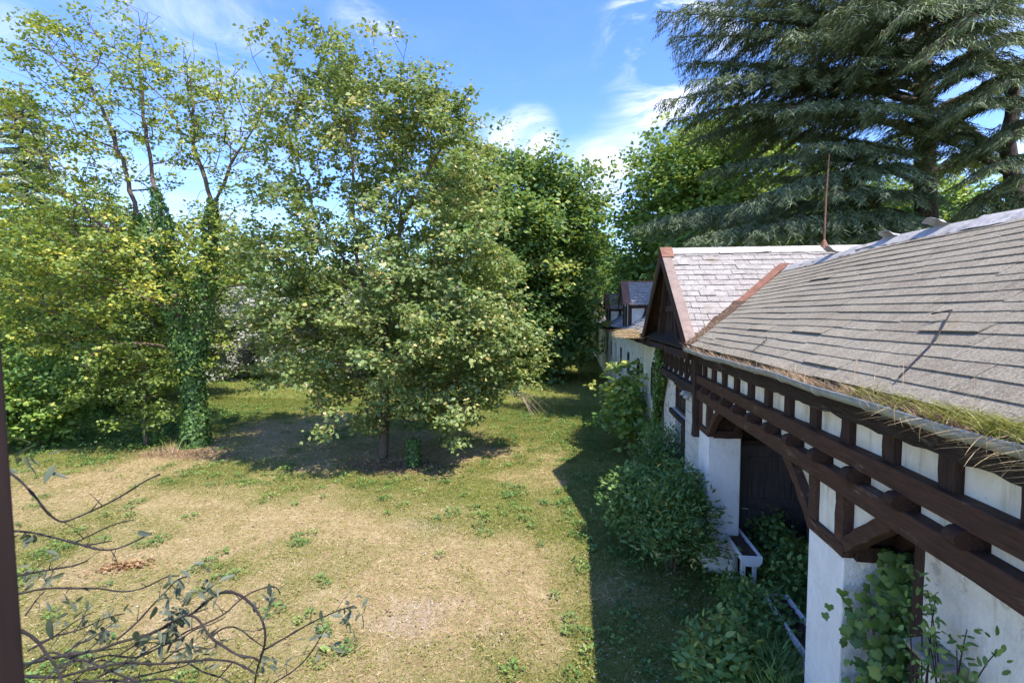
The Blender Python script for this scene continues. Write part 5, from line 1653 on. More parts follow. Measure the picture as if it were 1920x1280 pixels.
simple_tree('sycamore_tree', 'rounded green tree overhanging the far end of the stable wall', np.array([P(1085, 640, yq)[0], yq, 0]), P(1095, 540, yq),
            [(1085, 500, 32), (1115, 485, 22), (1060, 560, 30), (1072, 615, 20), (1070, 645, 18)], yq, 5, 120, 40, 0.42, LM['dark'], base_r=0.3, tint0=0.5, sig_cl=1.0, sig_leaf=0.6, minz=1)
ye = 108
for px_, py_, rr_, lab in ((1150, 520, 34, 'hazy green tree beyond the far roofs of the stable'), (1110, 560, 30, 'low green tree closing the end of the lane'), (1190, 535, 36, 'distant pale green tree left of the lime')):
    simple_tree('distant_tree', lab, np.array([P(px_, 560, ye)[0], ye, 0]), P(px_, py_, ye),
                [(px_, py_, rr_), (px_ - 16, py_ + 25, rr_ * .8), (px_ + 16, py_ + 30, rr_ * .8), (px_, py_ + 55, rr_ * .8), (px_, py_ - 15, rr_ * .7)], ye, 5, 70, 34, 0.6, LM['fresh'], base_r=0.3, group='distant trees at the end of the lane', sig_cl=1.4, sig_leaf=0.8)

# --- lime tree behind the cross gable
yL = 31
make_tree('lime_tree', 'bright green leafy lime tree behind the gable, left of the cedar', [[np.array([P(1290, 560, yL)[0], yL, 0]), P(1285, 460, yL), P(1300, 340, yL), P(1300, 270, yL)]], 0.36,
          [(1295, 270, 26), (1260, 300, 35), (1330, 290, 40), (1230, 350, 26), (1290, 350, 60), (1370, 310, 50), (1200, 400, 34), (1260, 410, 60), (1340, 390, 60), (1195, 445, 18), (1230, 470, 50), (1310, 460, 60), (1200, 510, 30), (1260, 530, 50), (1400, 360, 50), (1410, 430, 50), (1430, 290, 40)],
          yL, 5.0, 230, 5, 40, 0.28, LM['fresh'], minz=3.0, tint0=0.5, tint_cl=0.2, sig_cl=0.75, sig_leaf=0.42, hi=0.08, tip=0.01)
yR = 36
for px_, py_, lab in ((1560, 330, 'green broadleaf tree seen through the cedar boughs'), (1700, 340, 'leafy tree low behind the cedar trunk'), (1860, 400, 'dark leafy tree above the right end of the roof')):
    simple_tree('broadleaf_tree', lab, np.array([P(px_, 560, yR)[0], yR, 0]), P(px_, py_, yR),
                [(px_, py_, 60), (px_ - 60, py_ + 50, 60), (px_ + 60, py_ + 50, 60), (px_, py_ + 90, 70), (px_ - 70, py_ + 120, 60), (px_ + 70, py_ + 120, 60)] if px_ < 1600 else [(px_, py_ + 90, 60), (px_ - 60, py_ + 110, 50), (px_ + 60, py_ + 100, 60)],
                yR, 4, 80, 36, 0.34, LM['fresh'], base_r=0.28, group='broadleaf trees behind the cedars', sig_cl=0.9, sig_leaf=0.5, minz=3)

# --- wood that closes the view at the left and behind the lawn: individual trees that share three crowns
protos = []
for k, (mat_, t0) in enumerate((('dark', 0.45), ('fresh', 0.35), ('yellow', 0.25))):
    t = thing('wood_tree', '', 'tree')
    sk = Skel()
    sk.poly([(0, 0, 0), (0.1, 0, 2), (0, 0.2, 5), (0.2, 0, 8.5)])
    nC = 110
    u = R.normal(0, 1, (nC, 3)); u /= np.linalg.norm(u, axis=1, keepdims=True)
    cc = u * (R.random(nC) ** 0.4)[:, None] * np.array([3.6, 3.6, 4.2]) + np.array([0, 0, 5.6])
    cc = cc[cc[:, 2] > 1.2]
    att = (cc[:, None] + R.normal(0, 0.55, (len(cc), 3, 3))).reshape(-1, 3)
    cid = np.repeat(np.arange(len(cc)), 3)
    sk.grow(att, 0, minz=1.0)
    r = sk.radii(0.24, 0.012)
    link('trunk', sk.mesh('trunk', r), M['bark'], t)
    leaf_cloud('wood_crown', att, np.tile(np.array([[0, 0, .3]]), (len(att), 1)), cid, 42, 0.42, 0.30, LM[mat_], parent=t, tint0=t0, tint_cl=0.2)
    protos.append(t)
spots = [(-37, 35, 1.0), (-33, 44, 1.3), (-24, 47, 1.2), (-19, 40, 0.9), (-16, 50, 1.25), (-11, 44, 0.85), (-9, 55, 1.2), (-36, 26, 0.9), (-44, 36, 1.2),
         (-4, 62, 1.1), (-14, 36, 0.7), (-27, 25, 0.65), (-1.5, 78, 0.9), (-6, 80, 1.2), (18, 52, 1.1), (26, 46, 1.2), (12, 62, 1.2), (34, 42, 1.1), (-6.5, 34, 0.5), (-10, 31, 0.5)]
WOOD = ['dark green woodland tree behind the pale cedar', 'tall fresh green woodland tree standing far behind the pale cedar', 'tall dark woodland tree in the back row left of the maple',
        'fresh green woodland tree just left of the maple crown', 'tall yellow green woodland tree far behind the maple', 'dark woodland tree directly behind the maple trunk', 'tall fresh green woodland tree between the two maples in the back row',
        'dark woodland tree at the left edge of the wood', 'tall fresh green woodland tree at the far left corner of the wood', 'yellow green woodland tree behind the large dark maple',
        'small dark woodland tree in the gap left of the maple trunk', 'small yellow green woodland tree at the back of the left undergrowth', 'dark woodland tree beyond the end of the lane',
        'tall fresh green woodland tree at the far end of the lawn', 'yellow green woodland tree behind the lime', 'tall dark woodland tree behind the cedar trunk', 'fresh green woodland tree beyond the distant dormers',
        'yellow green woodland tree behind the leaning cedar', 'low dark woodland bush tree under the large dark maple', 'low fresh green woodland bush tree right of the maple trunk']
used = [False] * 3
for i, (x, y, s_) in enumerate(spots):
    k = i % 3
    src = protos[k]
    if not used[k]:
        o = src; used[k] = True
    else:
        o = src.copy(); COL.objects.link(o)
        for ch in list(src.children):
            c_ = ch.copy(); COL.objects.link(c_); c_.parent = o
    o.location = (x, y, 0); o.scale = (s_, s_, s_ * R.uniform(0.9, 1.1)); o.rotation_euler = (0, 0, R.uniform(0, 6.28))
    o['label'] = WOOD[i]
    o['group'] = 'woodland trees closing the lawn'


# ------------------------------------------------------------------ shrubs and climbers
def shrub(name, label, c, rad, n_cl, per, size, mat, template=T_LANCE, stems=9, flat=0.7, tint0=0.45, tint_cl=0.15, sig=0.12, cat='shrub', hi=None, individual=0, droop=0.15, group=None, up_=0.8):
    t = thing(name, label, cat, group=group)
    c = np.array(c, float); rad = np.array(rad, float)
    u = R.normal(0, 1, (n_cl, 3)); u /= np.linalg.norm(u, axis=1, keepdims=True)
    u[:, 2] = np.abs(u[:, 2]) * 1.15 - 0.12
    q = c + u * rad * (R.random(n_cl) ** 0.35)[:, None] * R.uniform(0.8, 1.12, (n_cl, 1))
    q[:, 2] = np.maximum(q[:, 2], 0.06)
    mb_ = MB()
    for i in R.choice(n_cl, min(stems, n_cl), replace=False):
        b0 = np.array([c[0] + R.normal(0, .12 * rad[0]), c[1] + R.normal(0, .12 * rad[1]), 0])
        mb_.tube([b0, b0 + (q[i] - b0) * 0.5 + np.array([0, 0, 0.1 * rad[2]]), q[i]], [0.018, 0.012, 0.005], 5)
    mb_.build('stems', M['bark'], t)
    n = n_cl * per
    ti = np.repeat(np.arange(n_cl), per)
    pos = q[ti] + R.normal(0, 1, (n, 3)) * sig * np.array([1, 1, flat])
    pos[:, 2] = np.maximum(pos[:, 2], 0.02)
    out_ = (pos - c) / rad
    a = R.uniform(0, 2 * np.pi, n)
    d = np.stack([np.cos(a), np.sin(a), R.normal(0.25 - droop, 0.4, n)], 1) + out_ * 0.7
    nn = R.normal(0, 0.45, (n, 3)) + out_ * 0.5; nn[:, 2] += up_
    sz = R.uniform(0.7, 1.25, n) * size
    tint = tint0 + R.normal(0, tint_cl, n_cl)[ti] + R.normal(0, 0.13, n)
    if hi:
        s_ = R.random(n) < hi
        tint[s_] = R.uniform(.85, 1, s_.sum())
    idx = np.arange(n)
    if individual:
        camd = np.linalg.norm(pos - np.array([0, 0, CAM_H]), axis=1) - 0.8 * out_[:, 2] - 0.4 * np.linalg.norm(out_, axis=1)
        order = np.argsort(camd)
        one = order[:individual]
        idx = order[individual:]
        leaf_parts(t, template, pos[one], d[one], nn[one], sz[one], tint[one], mat)
    o_ = link('foliage', leaves_mesh(name + '_foliage', template, pos[idx], d[idx], nn[idx], sz[idx], tint[idx]), mat, t)
    o_['kind'] = 'stuff'
    return t


_leaf_cache = {}


def leaf_parts(parent, template, pos, d, nn, sz, tint, mat):
    from mathutils import Matrix
    key = (id(template), mat.name)
    if key not in _leaf_cache:
        _leaf_cache[key] = []
        for k in range(6):
            me = np_mesh('leaf', template[0] * np.array([1 + 0.05 * k - .1, 1, 1]), template[1], np.full(len(template[0]), 0.08 + 0.16 * k))
            me.materials.append(mat)
            _leaf_cache[key].append(me)
    B = basis(d, nn)
    for p_, b_, s_, ti_ in zip(pos, B, sz, tint):
        o_ = bpy.data.objects.new('leaf', _leaf_cache[key][int(np.clip((ti_ - 0.0) / 0.167, 0, 5))])
        COL.objects.link(o_)
        o_.parent = parent
        m = np.eye(4); m[:3, :3] = b_ * s_; m[:3, 3] = p_
        o_.matrix_local = Matrix(m.tolist())


shrub('laurel_bush', 'big dark laurel bush against the far white pillar', (1.95, 9.35, 0.65), (0.74, 1.1, 1.30), 320, 24, 0.125, LM['laurel'], T_LANCE, tint0=0.50, hi=0.05, sig=0.13)
shrub('bramble_bush', 'bushy reddish tinged shrub at the lawn side of the laurel', (1.25, 10.3, 0.55), (0.55, 0.9, 1.05), 150, 20, 0.10, LM['bramble'], T_QUAD, tint0=0.45, hi=0.10, sig=0.12)
shrub('yew_bush', 'feathery dark bush under the bay window', (2.15, 11.9, 0.8), (0.6, 0.9, 1.35), 180, 30, 0.10, LM['laurel'], T_LANCE, tint0=0.42, sig=0.14)
shrub('privet_bush', 'low pale green leafy bush at the bottom, left of the near pillar', (1.85, 5.95, 0.35), (0.50, 0.60, 0.62), 150, 20, 0.115, LM['laurel'], T_OVAL, tint0=0.72, hi=0.02, sig=0.10, individual=290)
shrub('grass_clump', 'overgrown tall grass between the bush and the white pillar', (2.35, 5.7, 0.3), (0.35, 0.75, 0.55), 120, 26, 0.22, LM['bramble'], T_NEEDLE, tint0=0.6, sig=0.10, cat='grass clump', droop=-0.6)
shrub('nettle_patch', 'nettles growing around the legs of the nearer trough', (2.75, 7.0, 0.25), (0.55, 0.9, 0.5), 130, 22, 0.085, LM['bramble'], T_QUAD, tint0=0.55, sig=0.10, cat='weeds')
shrub('bramble_thicket', 'dark brambles filling the porch before the black door', (3.80, 8.3, 0.25), (0.48, 1.05, 0.62), 180, 24, 0.10, LM['bramble'], T_QUAD, tint0=0.5, sig=0.12)
shrub('bramble_shoots', 'bramble shoots climbing the lower half of the black door', (3.75, 9.2, 0.5), (0.45, 0.22, 0.6), 70, 16, 0.10, LM['bramble'], T_QUAD, tint0=0.35, sig=0.12)
shrub('weed_patch', 'yellow green weeds below the end of the farther trough', (2.75, 8.1, 0.15), (0.4, 0.5, 0.3), 80, 20, 0.06, LM['vine'], T_QUAD, tint0=0.8, sig=0.09, cat='weeds')
shrub('ivy_mound', 'yellow green ivy mound at the bottom right beside the vine', (2.72, 4.05, 0.75), (0.42, 0.42, 1.15), 190, 20, 0.075, LM['bramble'], T_VINE, tint0=0.65, sig=0.10)

# sycamore saplings against the far wall
for (bx_, by_, h_, lab) in ((2.0, 17.7, 3.1, 'pale leaved sycamore sapling leaning from the far wall'), (2.35, 18.6, 3.0, 'darker sycamore sapling close to the far wall windows'), (2.0, 16.9, 2.2, 'short bright tipped sapling in front of the ivy column')):
    t = thing('sycamore_sapling', lab, 'sapling', group='saplings along the stable wall')
    sk = Skel(8000)
    b0 = np.array([bx_, by_, 0])
    sk.poly([b0, b0 + (-.1, 0, h_ * .5), b0 + (-.25, -.1, h_)])
    sk.poly([sk.p[2].copy(), b0 + (-.5, -.2, h_ * .75)], 2)
    att = b0 + R.normal(0, 1, (62, 3)) * np.array([0.42, 0.5, h_ * 0.2]) + np.array([-.2, -.1, h_ * .62])
    att[:, 2] = np.clip(att[:, 2], 0.5, h_ * 1.05)
    sk.grow(att, 0, minz=0.3, step=0.25)
    r = sk.radii(0.03, 0.004)
    link('trunk', sk.mesh('trunk', r), M['bark'], t)
    lo = leaf_cloud('sapling_crown', att, np.tile(np.array([[0, 0, .2]]), (len(att), 1)), np.arange(len(att)), 12, 0.15, 0.17, LM['fresh'], T_MAPLE, parent=t, tint0=0.78 if h_ > 3 else 0.55, tint_cl=0.15, flat=0.4)

# ivy column on the wall left of the bay window
iv = thing('wall_ivy', 'column of ivy climbing the wall between gable and far wing', 'ivy')
n = 4200
zz = R.uniform(0.2, 4.1, n)
wd = 0.32 + 0.12 * np.sin(zz * 2.1) + 0.25 * sstep(zz, 2.2, 3.3) * sstep(-zz, -3.9, -3.3)
yy = 14.55 + (R.random(n) - 0.5) * 2 * wd + 0.25 * np.sin(zz * 1.3)
pos = np.stack([2.60 - R.random(n) ** 2 * 0.22, yy, zz], 1)
d = np.stack([R.normal(-.2, .4, n), R.normal(0, .6, n), -np.ones(n)], 1)
nn = np.stack([-np.ones(n), R.normal(0, .4, n), R.normal(.5, .4, n)], 1)
link('foliage', leaves_mesh('wall_ivy', T_QUAD, pos, d, nn, R.uniform(0.06, 0.12, n), R.beta(2, 2, n), 1.3), LM['vine'], iv)['kind'] = 'stuff'
mb = MB()
for k in range(4):
    mb.tube([(2.63, 14.45 + .07 * k, 0), (2.62, 14.5 + R.normal(0, .1), 1.5), (2.63, 14.6 + R.normal(0, .15), 3.0), (2.63, 14.6 + R.normal(0, .2), 3.9)], [0.03, 0.025, 0.018, 0.008], 5)
mb.build('stems', M['bark'], iv)

# grape vine on the near pillar
gv_ = thing('grape_vine', 'broad leaved vine covering the right side of the near white pillar', 'vine')
n = 2100
zz = 2.72 - 2.6 * R.random(n) ** 0.9
wd = np.interp(zz, [0.1, 0.8, 1.6, 2.3, 2.6], [0.66, 0.58, 0.50, 0.40, 0.20]) * (0.65 + 0.75 * vnoise(zz * 3.0, zz * 0, 1.0, 19))
xx = 2.97 + 0.16 * (vnoise(zz * 2.2, zz * 0, 1.0, 23) - 0.5) + R.normal(0, 0.52, n) * wd - 0.10 * sstep(-zz, -0.9, -0.3)
yv = 4.60 - R.random(n) ** 1.5 * 0.30 - 0.12 * (2.4 - zz) * R.random(n)
pos = np.stack([xx, yv, zz], 1)
d = np.stack([R.normal(0, .45, n), R.normal(-.35, .25, n), -np.ones(n)], 1)
nn = np.stack([R.normal(-.35, .6, n), -np.ones(n), R.normal(.6, .5, n)], 1)
sz = R.uniform(0.045, 0.105, n); ti = R.beta(1.2, 2.2, n)
front = np.argsort(pos[:, 1] - 0.05 * pos[:, 2])
leaf_parts(gv_, T_VINE, pos[front[:290]], d[front[:290]], nn[front[:290]], sz[front[:290]], ti[front[:290]], LM['vine'])
link('foliage', leaves_mesh('grape_vine_foliage', T_VINE, pos[front[290:]], d[front[290:]], nn[front[290:]], sz[front[290:]], ti[front[290:]]), LM['vine'], gv_)['kind'] = 'stuff'
mb = MB()
for k in range(5):
    x0_ = 2.8 + 0.12 * k
    mb.tube([(x0_, 4.5, 0), (x0_ + R.normal(0, .08), 4.62, 0.8), (x0_ + R.normal(0, .1), 4.64, 1.6), (x0_ + R.normal(0, .12), 4.66, 2.35)], [0.018, 0.014, 0.01, 0.004], 5)
mb.build('stems', M['bark'], gv_)

# rose sprays before the flaking wall
rs = thing('wild_rose', 'straggling rose stems with small leaflets before the flaking wall', 'shrub')
mb = MB()
lp, ld = [], []
for k in range(14):
    b0 = np.array([2.60 + R.normal(0, .05), 3.6 + R.normal(0, .12), 0.0])
    tip = np.array([2.50 + R.normal(0, .10), 3.42 + R.uniform(-.42, .42), R.uniform(2.35, 2.95)])
    md = (b0 + tip) / 2 + np.array([0, 0, 0.9])
    pts = [(1 - u) ** 2 * b0 + 2 * u * (1 - u) * md + u * u * tip for u in np.linspace(0, 1, 12)]
    mb.tube(pts, list(np.linspace(0.008, 0.003, 12)), 5)
    for q in pts[6:]:
        for _ in range(5):
            lp.append(q + R.normal(0, .035, 3)); ld.append(R.normal(0, 1, 3) + np.array([0, 0, -.2]))
mb.build('stems', M['stem'], rs)
lp, ld = np.array(lp), np.array(ld)
nn = R.normal(0, .4, lp.shape) + np.array([-.4, -.4, .9])
sz = R.uniform(0.035, 0.07, len(lp))
leaf_parts(rs, T_OVAL, lp[:280], ld[:280], nn[:280], sz[:280] * 1.1, R.beta(2, 2, 280), LM['bramble'])
link('foliage', leaves_mesh('rose_foliage', T_OVAL, lp[280:], ld[280:], nn[280:], sz[280:], R.beta(2, 2, len(lp) - 280)), LM['bramble'], rs)['kind'] = 'stuff'


# ------------------------------------------------------------------ planter troughs
def trough(label, x, y0, y1, z, tilt=0.0, legs=True):
    t = thing('planter_trough', label, 'planter', (x, y0, 0), group='white troughs along the stable')
    L = y1 - y0
    prof = [(-0.17, 0.0), (-0.165, -0.10), (-0.11, -0.18), (0.11, -0.18), (0.165, -0.10), (0.17, 0.0), (0.14, 0.0), (0.13, -0.09), (-0.13, -0.09), (-0.14, 0.0)]
    q = MB().prism([(a, z + b) for a, b in prof], 1, 0.022, L - 0.022)
    end = [(-0.17, 0.0), (-0.165, -0.10), (-0.11, -0.18), (0.11, -0.18), (0.165, -0.10), (0.17, 0.0)]
    q.build('trough', M['white_trough'], t, bevel=0.004)
    for a, b_ in ((0, 0.022), (L - 0.022, L)):
        MB().prism([(e[0] * 1.02, z + e[1] + 0.004) for e in end], 1, a, b_).build('end_plate', M['white_trough'], t, bevel=0.004)
    # soil with lumps
    vs, fs = [], []
    ny = 26
    for i in range(ny + 1):
        for k in range(6):
            vs.append((-0.128 + 0.256 * k / 5, 0.024 + (L - 0.048) * i / ny, z - 0.05 + R.normal(0, 0.012)))
    for i in range(ny):
        for k in range(5):
            fs.append((i * 6 + k, i * 6 + k + 1, (i + 1) * 6 + k + 1, (i + 1) * 6 + k))
    MB().add(vs, fs).build('soil', M['soil'], t)
    for yy in (0.14, L * 0.5, L - 0.14):
        for sx in (-0.09, 0.09):
            MB().box(sx - 0.03, sx + 0.03, yy - 0.03, yy + 0.03, -0.02, z - 0.181).build('leg', M['white_trough'], t, bevel=0.004)
    return t


trough('long white trough with dry soil standing on square legs before the black door', 3.0, 8.30, 9.75, 0.78)
trough('white trough half hidden behind the near white pillar', 3.0, 6.05, 7.35, 0.70)
MB().add([(2.50, 3.52, 2.36), (2.70, 3.52, 2.40), (2.70, 3.88, 2.40), (2.50, 3.88, 2.36), (2.53, 3.54, 2.30), (2.70, 3.54, 2.26), (2.70, 3.86, 2.26), (2.53, 3.86, 2.30)], [(0, 1, 2, 3), (7, 6, 5, 4), (0, 4, 5, 1), (1, 5, 6, 2), (2, 6, 7, 3), (3, 7, 4, 0)]).build('stone_ledge', M['porch'], stable, bevel=0.008)

# ------------------------------------------------------------------ small things on the lawn
lp_ = thing('dry_leaf_pile', 'small heap of orange dead leaves lying on the lawn', 'leaf pile')
c = G(236, 1062)
n = 230
pos = c + np.stack([R.normal(0, .22, n), R.normal(0, .10, n), np.abs(R.normal(0.03, .03, n))], 1)
pos[:, 1] += 0.35 * (pos[:, 0] - c[0])
link('leaves', leaves_mesh('dead_leaves', T_QUAD, pos, R.normal(0, 1, (n, 3)) * np.array([1, 1, .4]), R.normal(0, .5, (n, 3)) + np.array([0, 0, 1]), R.uniform(0.05, 0.10, n), R.random(n)), LM['deadleaf'], lp_)['kind'] = 'stuff'
db = thing('fallen_branch', 'pale dead branch lying on the grass at the edge of the maple', 'branch')
mb = MB()
c = G(985, 770)
for k in range(9):
    e = np.array([R.uniform(-.2, 1.6), R.uniform(-1.6, .8), 0])
    a = c + np.array([-1.0 + R.normal(0, .2), 1.2 + R.normal(0, .2), 0.9 + R.normal(0, .15)])
    b_ = c + e
    b_[2] = 0.03
    mb.tube([a, (a + b_) / 2 + np.array([0.1, -.05, R.uniform(0.1, 0.35)]), b_ * np.array([1, 1, 1])], [0.02, 0.014, 0.006], 5)
mb.build('twigs', M['dead_stem'], db)
tw = thing('tall_weed', 'tuft of tall dry weed stalks at the foot of the ivy trunk', 'weed')
c = G(322, 850)
n = 50
vpos = c + np.stack([R.normal(0, .15, n), R.normal(0, .12, n), np.zeros(n)], 1)
d = np.stack([R.normal(0, .25, n), R.normal(0, .25, n), np.ones(n)], 1)
link('stalks', leaves_mesh('stalks', T_BLADE, vpos, d, R.normal(0, 1, (n, 3)) * np.array([1, 1, .1]), R.uniform(0.2, 0.6, n), R.random(n), 0.035), LM['drystalk'], tw)['kind'] = 'stuff'

# undergrowth along the left edge and under the wood
n_c = 900
cx = np.concatenate([R.uniform(-26, -15.5, 500), R.uniform(-28, -1.5, 400)])
cyy = np.concatenate([R.uniform(15.2, 22, 500), R.uniform(26, 44, 400)])
hgt = R.uniform(0.10, 0.55, n_c) * np.where(cx < -17, 1.0, 0.5)
ci = np.repeat(np.arange(n_c), 34); n = len(ci)
pos = np.stack([cx[ci] + R.normal(0, .28, n), cyy[ci] + R.normal(0, .28, n), R.random(n) * hgt[ci]], 1)
a = R.uniform(0, 6.28, n)
link('undergrowth', leaves_mesh('undergrowth', T_QUAD, pos, np.stack([np.cos(a), np.sin(a), R.normal(.2, .3, n)], 1), R.normal(0, .4, (n, 3)) + np.array([0, 0, 1]), R.uniform(0.06, 0.13, n), R.normal(.6, .2, n)), LM['vine'], kind='stuff', label='bright low undergrowth at the left and back of the lawn')

# ------------------------------------------------------------------ climbing shrub outside the window (foreground)
fb = thing('climbing_shrub', 'dark straggling branches with few grey green leaves outside the window', 'shrub')


def FB(q, dist):
    """point of the zoomed foreground sketch (0..1920 over a 700 px wide crop at the lower left) at a distance"""
    px_, py_ = q[0] * 0.3646, 840 + q[1] * 0.3646
    r = ray(px_, py_)
    return np.array([0, 0, CAM_H]) + r * dist


LINES = [
    ([(-300, 60), (40, 120), (100, 160), (150, 215), (200, 270), (230, 320), (310, 385), (360, 370), (420, 345), (520, 300), (600, 260), (690, 205), (760, 160), (820, 135)], 1.55, 9),
    ([(-300, 440), (90, 425), (180, 435), (280, 460), (400, 490), (500, 520), (570, 525), (650, 500), (720, 465), (780, 435)], 1.5, 9),
    ([(385, 485), (470, 445), (560, 400), (640, 375), (690, 368)], 1.5, 6),
    ([(440, 500), (500, 490), (575, 475)], 1.5, 6),
    ([(570, 525), (600, 570), (605, 610)], 1.5, 3),
    ([(-300, 700), (105, 655), (190, 635), (280, 620), (380, 605), (450, 578)], 1.4, 9),
    ([(-300, 800), (115, 745), (200, 725), (280, 717), (400, 720), (520, 720), (590, 735), (660, 738), (740, 718), (800, 690), (860, 655), (920, 655)], 1.45, 8),
    ([(-200, 1100), (130, 1110), (250, 1080), (350, 1060), (500, 1040), (600, 1000), (740, 965), (850, 920), (960, 850), (1010, 865), (1050, 920), (1080, 975), (1130, 1000), (1180, 1040), (1250, 1075), (1310, 1070), (1340, 1100)], 1.4, 11),
    ([(600, 985), (700, 900), (780, 810), (850, 740), (910, 670), (960, 660)], 1.4, 7),
    ([(850, 920), (920, 890), (990, 850), (1060, 790), (1120, 745), (1180, 733), (1240, 755), (1290, 795), (1340, 860), (1365, 930), (1365, 1000), (1340, 1080), (1320, 1140), (1310, 1207), (1300, 1300)], 1.45, 10),
    ([(500, 1180), (700, 1080), (870, 1000), (960, 940), (1060, 900), (1160, 850), (1230, 780), (1290, 740), (1350, 720), (1400, 705), (1440, 720), (1440, 745)], 1.5, 7),
    ([(1350, 1040), (1420, 1000), (1480, 965), (1540, 930), (1620, 885), (1700, 850), (1760, 825), (1820, 810)], 1.45, 7),
    ([(1300, 1290), (1400, 1207), (1480, 1165), (1550, 1110), (1600, 1050), (1640, 985), (1670, 930)], 1.5, 6),
    ([(1080, 975), (1130, 930), (1190, 910), (1240, 930), (1290, 975), (1355, 1020)], 1.45, 6),
    ([(-60, 900), (130, 945), (190, 985), (240, 1060), (290, 1120), (320, 1200), (340, 1400)], 1.1, 14),
    ([(-100, 1180), (140, 1170), (300, 1180), (480, 1130), (640, 1100), (800, 1110), (960, 1095), (1100, 1085), (1200, 1095), (1290, 1140), (1330, 1170)], 1.35, 10),
    ([(130, 860), (200, 760), (230, 735)], 1.4, 6),
    ([(200, 1000), (300, 960), (420, 930), (520, 880), (580, 860), (640, 850)], 1.4, 6),
    ([(140, 1040), (250, 985), (330, 930), (400, 880), (480, 840)], 1.35, 6),
    ([(380, 950), (420, 890), (450, 820)], 1.4, 4),
    ([(200, 1250), (420, 1200), (600, 1190), (760, 1220), (900, 1300)], 1.3, 10),
    ([(100, 1150), (260, 1040), (420, 1100), (560, 1060), (700, 1080), (820, 1000), (900, 1000), (1000, 930), (1100, 900), (1160, 865)], 1.5, 6),
    ([(160, 1260), (300, 1120), (420, 1080), (560, 1140), (700, 1200), (850, 1180), (1000, 1230), (1100, 1300)], 1.3, 8),
    ([(820, 1110), (900, 1040), (1000, 1010), (1080, 1040), (1130, 1000)], 1.45, 5),
    ([(1200, 1095), (1150, 1150), (1080, 1230), (1040, 1300)], 1.4, 5),
    ([(640, 1100), (720, 1010), (780, 990), (840, 1010)], 1.4, 5),
    ([(960, 1095), (1040, 1150), (1150, 1180), (1250, 1250)], 1.4, 6),
    ([(300, 1180), (360, 1090), (470, 1030), (520, 970)], 1.3, 6),
]
for k in range(6):
    a_ = np.array([R.uniform(100, 700), R.uniform(1080, 1290)]); ang = R.uniform(-0.9, 0.25); L_ = R.uniform(250, 800)
    LINES.append(([tuple(a_), tuple(a_ + L_ * 0.4 * np.array([math.cos(ang), math.sin(ang)]) + R.normal(0, 25, 2)), tuple(a_ + L_ * 0.75 * np.array([math.cos(ang), math.sin(ang)]) + R.normal(0, 40, 2)), tuple(a_ + L_ * np.array([math.cos(ang), math.sin(ang)]) + R.normal(0, 50, 2))], R.uniform(1.25, 1.6), R.uniform(4, 7)))
hub = FB((-400, 1150), 1.5)
root = np.array([hub[0], hub[1], 0.0])
MB().tube([root, root + (0.05, 0, 1.6), hub + (0.02, 0, -0.6), hub], [0.045, 0.04, 0.03, 0.02], 8).build('trunk', M['stem'], fb)
for pts, dist, wpx in LINES:
    pts = [np.array(q, float) for q in pts]
    if pts[0][0] < 0:
        pts = [np.array([-400, 1150.0])] + pts
    ctrl = np.array(pts)
    k = len(ctrl)
    cum = np.concatenate([[0], np.cumsum(np.linalg.norm(np.diff(ctrl, axis=0), axis=1))])
    m_ = max(8, int(cum[-1] / 22))
    u = np.linspace(0, cum[-1], m_)
    x_ = np.interp(u, cum, ctrl[:, 0]); y_ = np.interp(u, cum, ctrl[:, 1])
    for _ in range(2):
        x_[1:-1] = (x_[:-2] + 2 * x_[1:-1] + x_[2:]) / 4; y_[1:-1] = (y_[:-2] + 2 * y_[1:-1] + y_[2:]) / 4
    dd = dist + 0.05 * np.sin(u / 160 + dist * 9)
    line = [FB((a_, b_), c_) for a_, b_, c_ in zip(x_, y_, dd)]
    rad = wpx * 0.95 * 0.3646 * dist / F_PX * np.linspace(0.75, 0.42, m_) * (1 + 0.18 * R.random(m_))
    q = MB().tube(line, list(rad * (1 + 0.5 * (R.random(m_) < 0.12))), 6)
    for _ in range(int(m_ / 7)):                      # buds and short side shoots
        i = R.integers(2, m_ - 1)
        dv = R.normal(0, 1, 3); dv[2] += 0.4; dv /= np.linalg.norm(dv)
        L_ = R.uniform(0.012, 0.07)
        q.tube([line[i], line[i] + dv * L_ * 0.6 + R.normal(0, .003, 3), line[i] + dv * L_ + R.normal(0, .008, 3)], [rad[i] * 0.6, rad[i] * 0.4, rad[i] * 0.25], 4)
    q.build('branch', M['stem'], fb, smooth=True)
CLUST = [((970, 690), 9, .050), ((1090, 715), 10, .055), ((880, 740), 8, .05), ((1390, 770), 5, .06), ((1810, 850), 12, .055), ((600, 865), 7, .045), ((350, 830), 7, .05), ((900, 850), 9, .075), ((1080, 1040), 8, .05), ((150, 470), 6, .06),
         ((220, 650), 9, .055), ((1660, 990), 5, .05), ((1370, 1150), 7, .06), ((200, 90), 5, .09), ((700, 1090), 6, .06), ((520, 960), 6, .06), ((920, 1000), 7, .06), ((820, 940), 5, .08), ((960, 800), 6, .05), ((760, 160), 1, .02), ((500, 880), 5, .05), ((430, 1130), 5, .05), ((660, 1180), 6, .06), ((1010, 1010), 6, .06)]
pos, d, nn, sz, ti = [], [], [], [], []
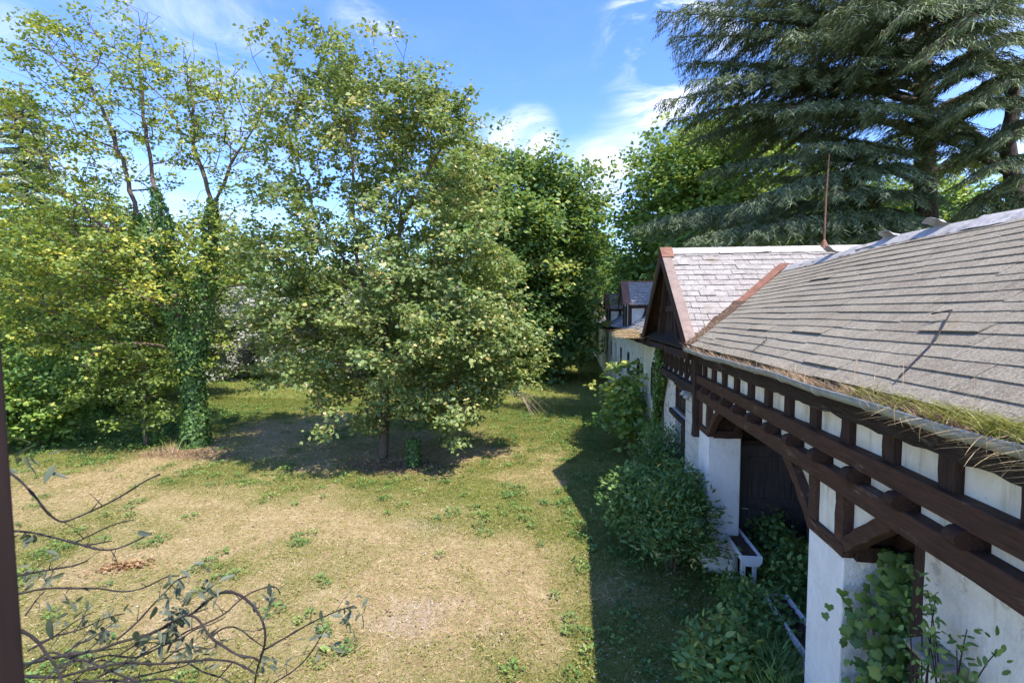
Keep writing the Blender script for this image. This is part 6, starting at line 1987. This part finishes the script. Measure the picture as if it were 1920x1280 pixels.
for (q, k, s_) in CLUST:
    c = FB(q, 1.45)
    for _ in range(int(k * 2.2)):
        pos.append(c + R.normal(0, 0.022, 3)); d.append(R.normal(0, 1, 3) + np.array([0, 0, -.15])); nn.append(R.normal(0, .6, 3) + np.array([0, 0, .8])); sz.append(s_ * R.uniform(.45, .8)); ti.append(R.uniform(.1, .8))
for q, dq, s_ in (((705, 430), (1, -.1, -.1), .05), ((260, 870), (-.1, 0, -1), .08), ((1385, 690), (0, 0, -1), .05), ((1650, 830), (0, 0, -1), .04), ((780, 960), (-.8, 0, -.5), .09), ((450, 830), (0, 0, 1), .03), ((960, 1000), (.3, 0, -1), .05)):
    pos.append(FB(q, 1.42)); d.append(dq); nn.append((0.2, -1, .3)); sz.append(s_); ti.append(.25)
leaf_parts(fb, T_NARROW, np.array(pos), np.array(d, float), np.array(nn, float), np.array(sz), np.array(ti), LM['branchleaf'])

# ------------------------------------------------------------------ window jamb at the left edge
jb = thing('window_jamb', 'dark brown wooden window jamb at the left edge', 'window')
e = ray(47, 1279)
base_p = np.array([0, 0, CAM_H]) + e * 0.55
ex_, ey_ = base_p[0] + 0.002, base_p[1]
tl = 0.018                                     # the old jamb leans slightly
for nm, x0_, x1_, y0_, y1_, mt in (('post', ex_ - 0.10, ex_, ey_ - 0.05, ey_, 'jamb'), ('casing', ex_ - 0.18, ex_ - 0.022, ey_ - 0.11, ey_ - 0.053, 'jamb')):
    q = MB()
    zb, zt = CAM_H - 1.6, CAM_H + 1.6
    sh0, sh1 = (base_p[2] - zb) * tl, -(zt - base_p[2]) * tl
    q.add([(x0_ + sh0, y0_, zb), (x1_ + sh0, y0_, zb), (x1_ + sh0, y1_, zb), (x0_ + sh0, y1_, zb), (x0_ + sh1, y0_, zt), (x1_ + sh1, y0_, zt), (x1_ + sh1, y1_, zt), (x0_ + sh1, y1_, zt)],
          [(0, 3, 2, 1), (4, 5, 6, 7), (0, 1, 5, 4), (1, 2, 6, 5), (2, 3, 7, 6), (3, 0, 4, 7)])
    q.build(nm, M[mt], jb, bevel=0.003)
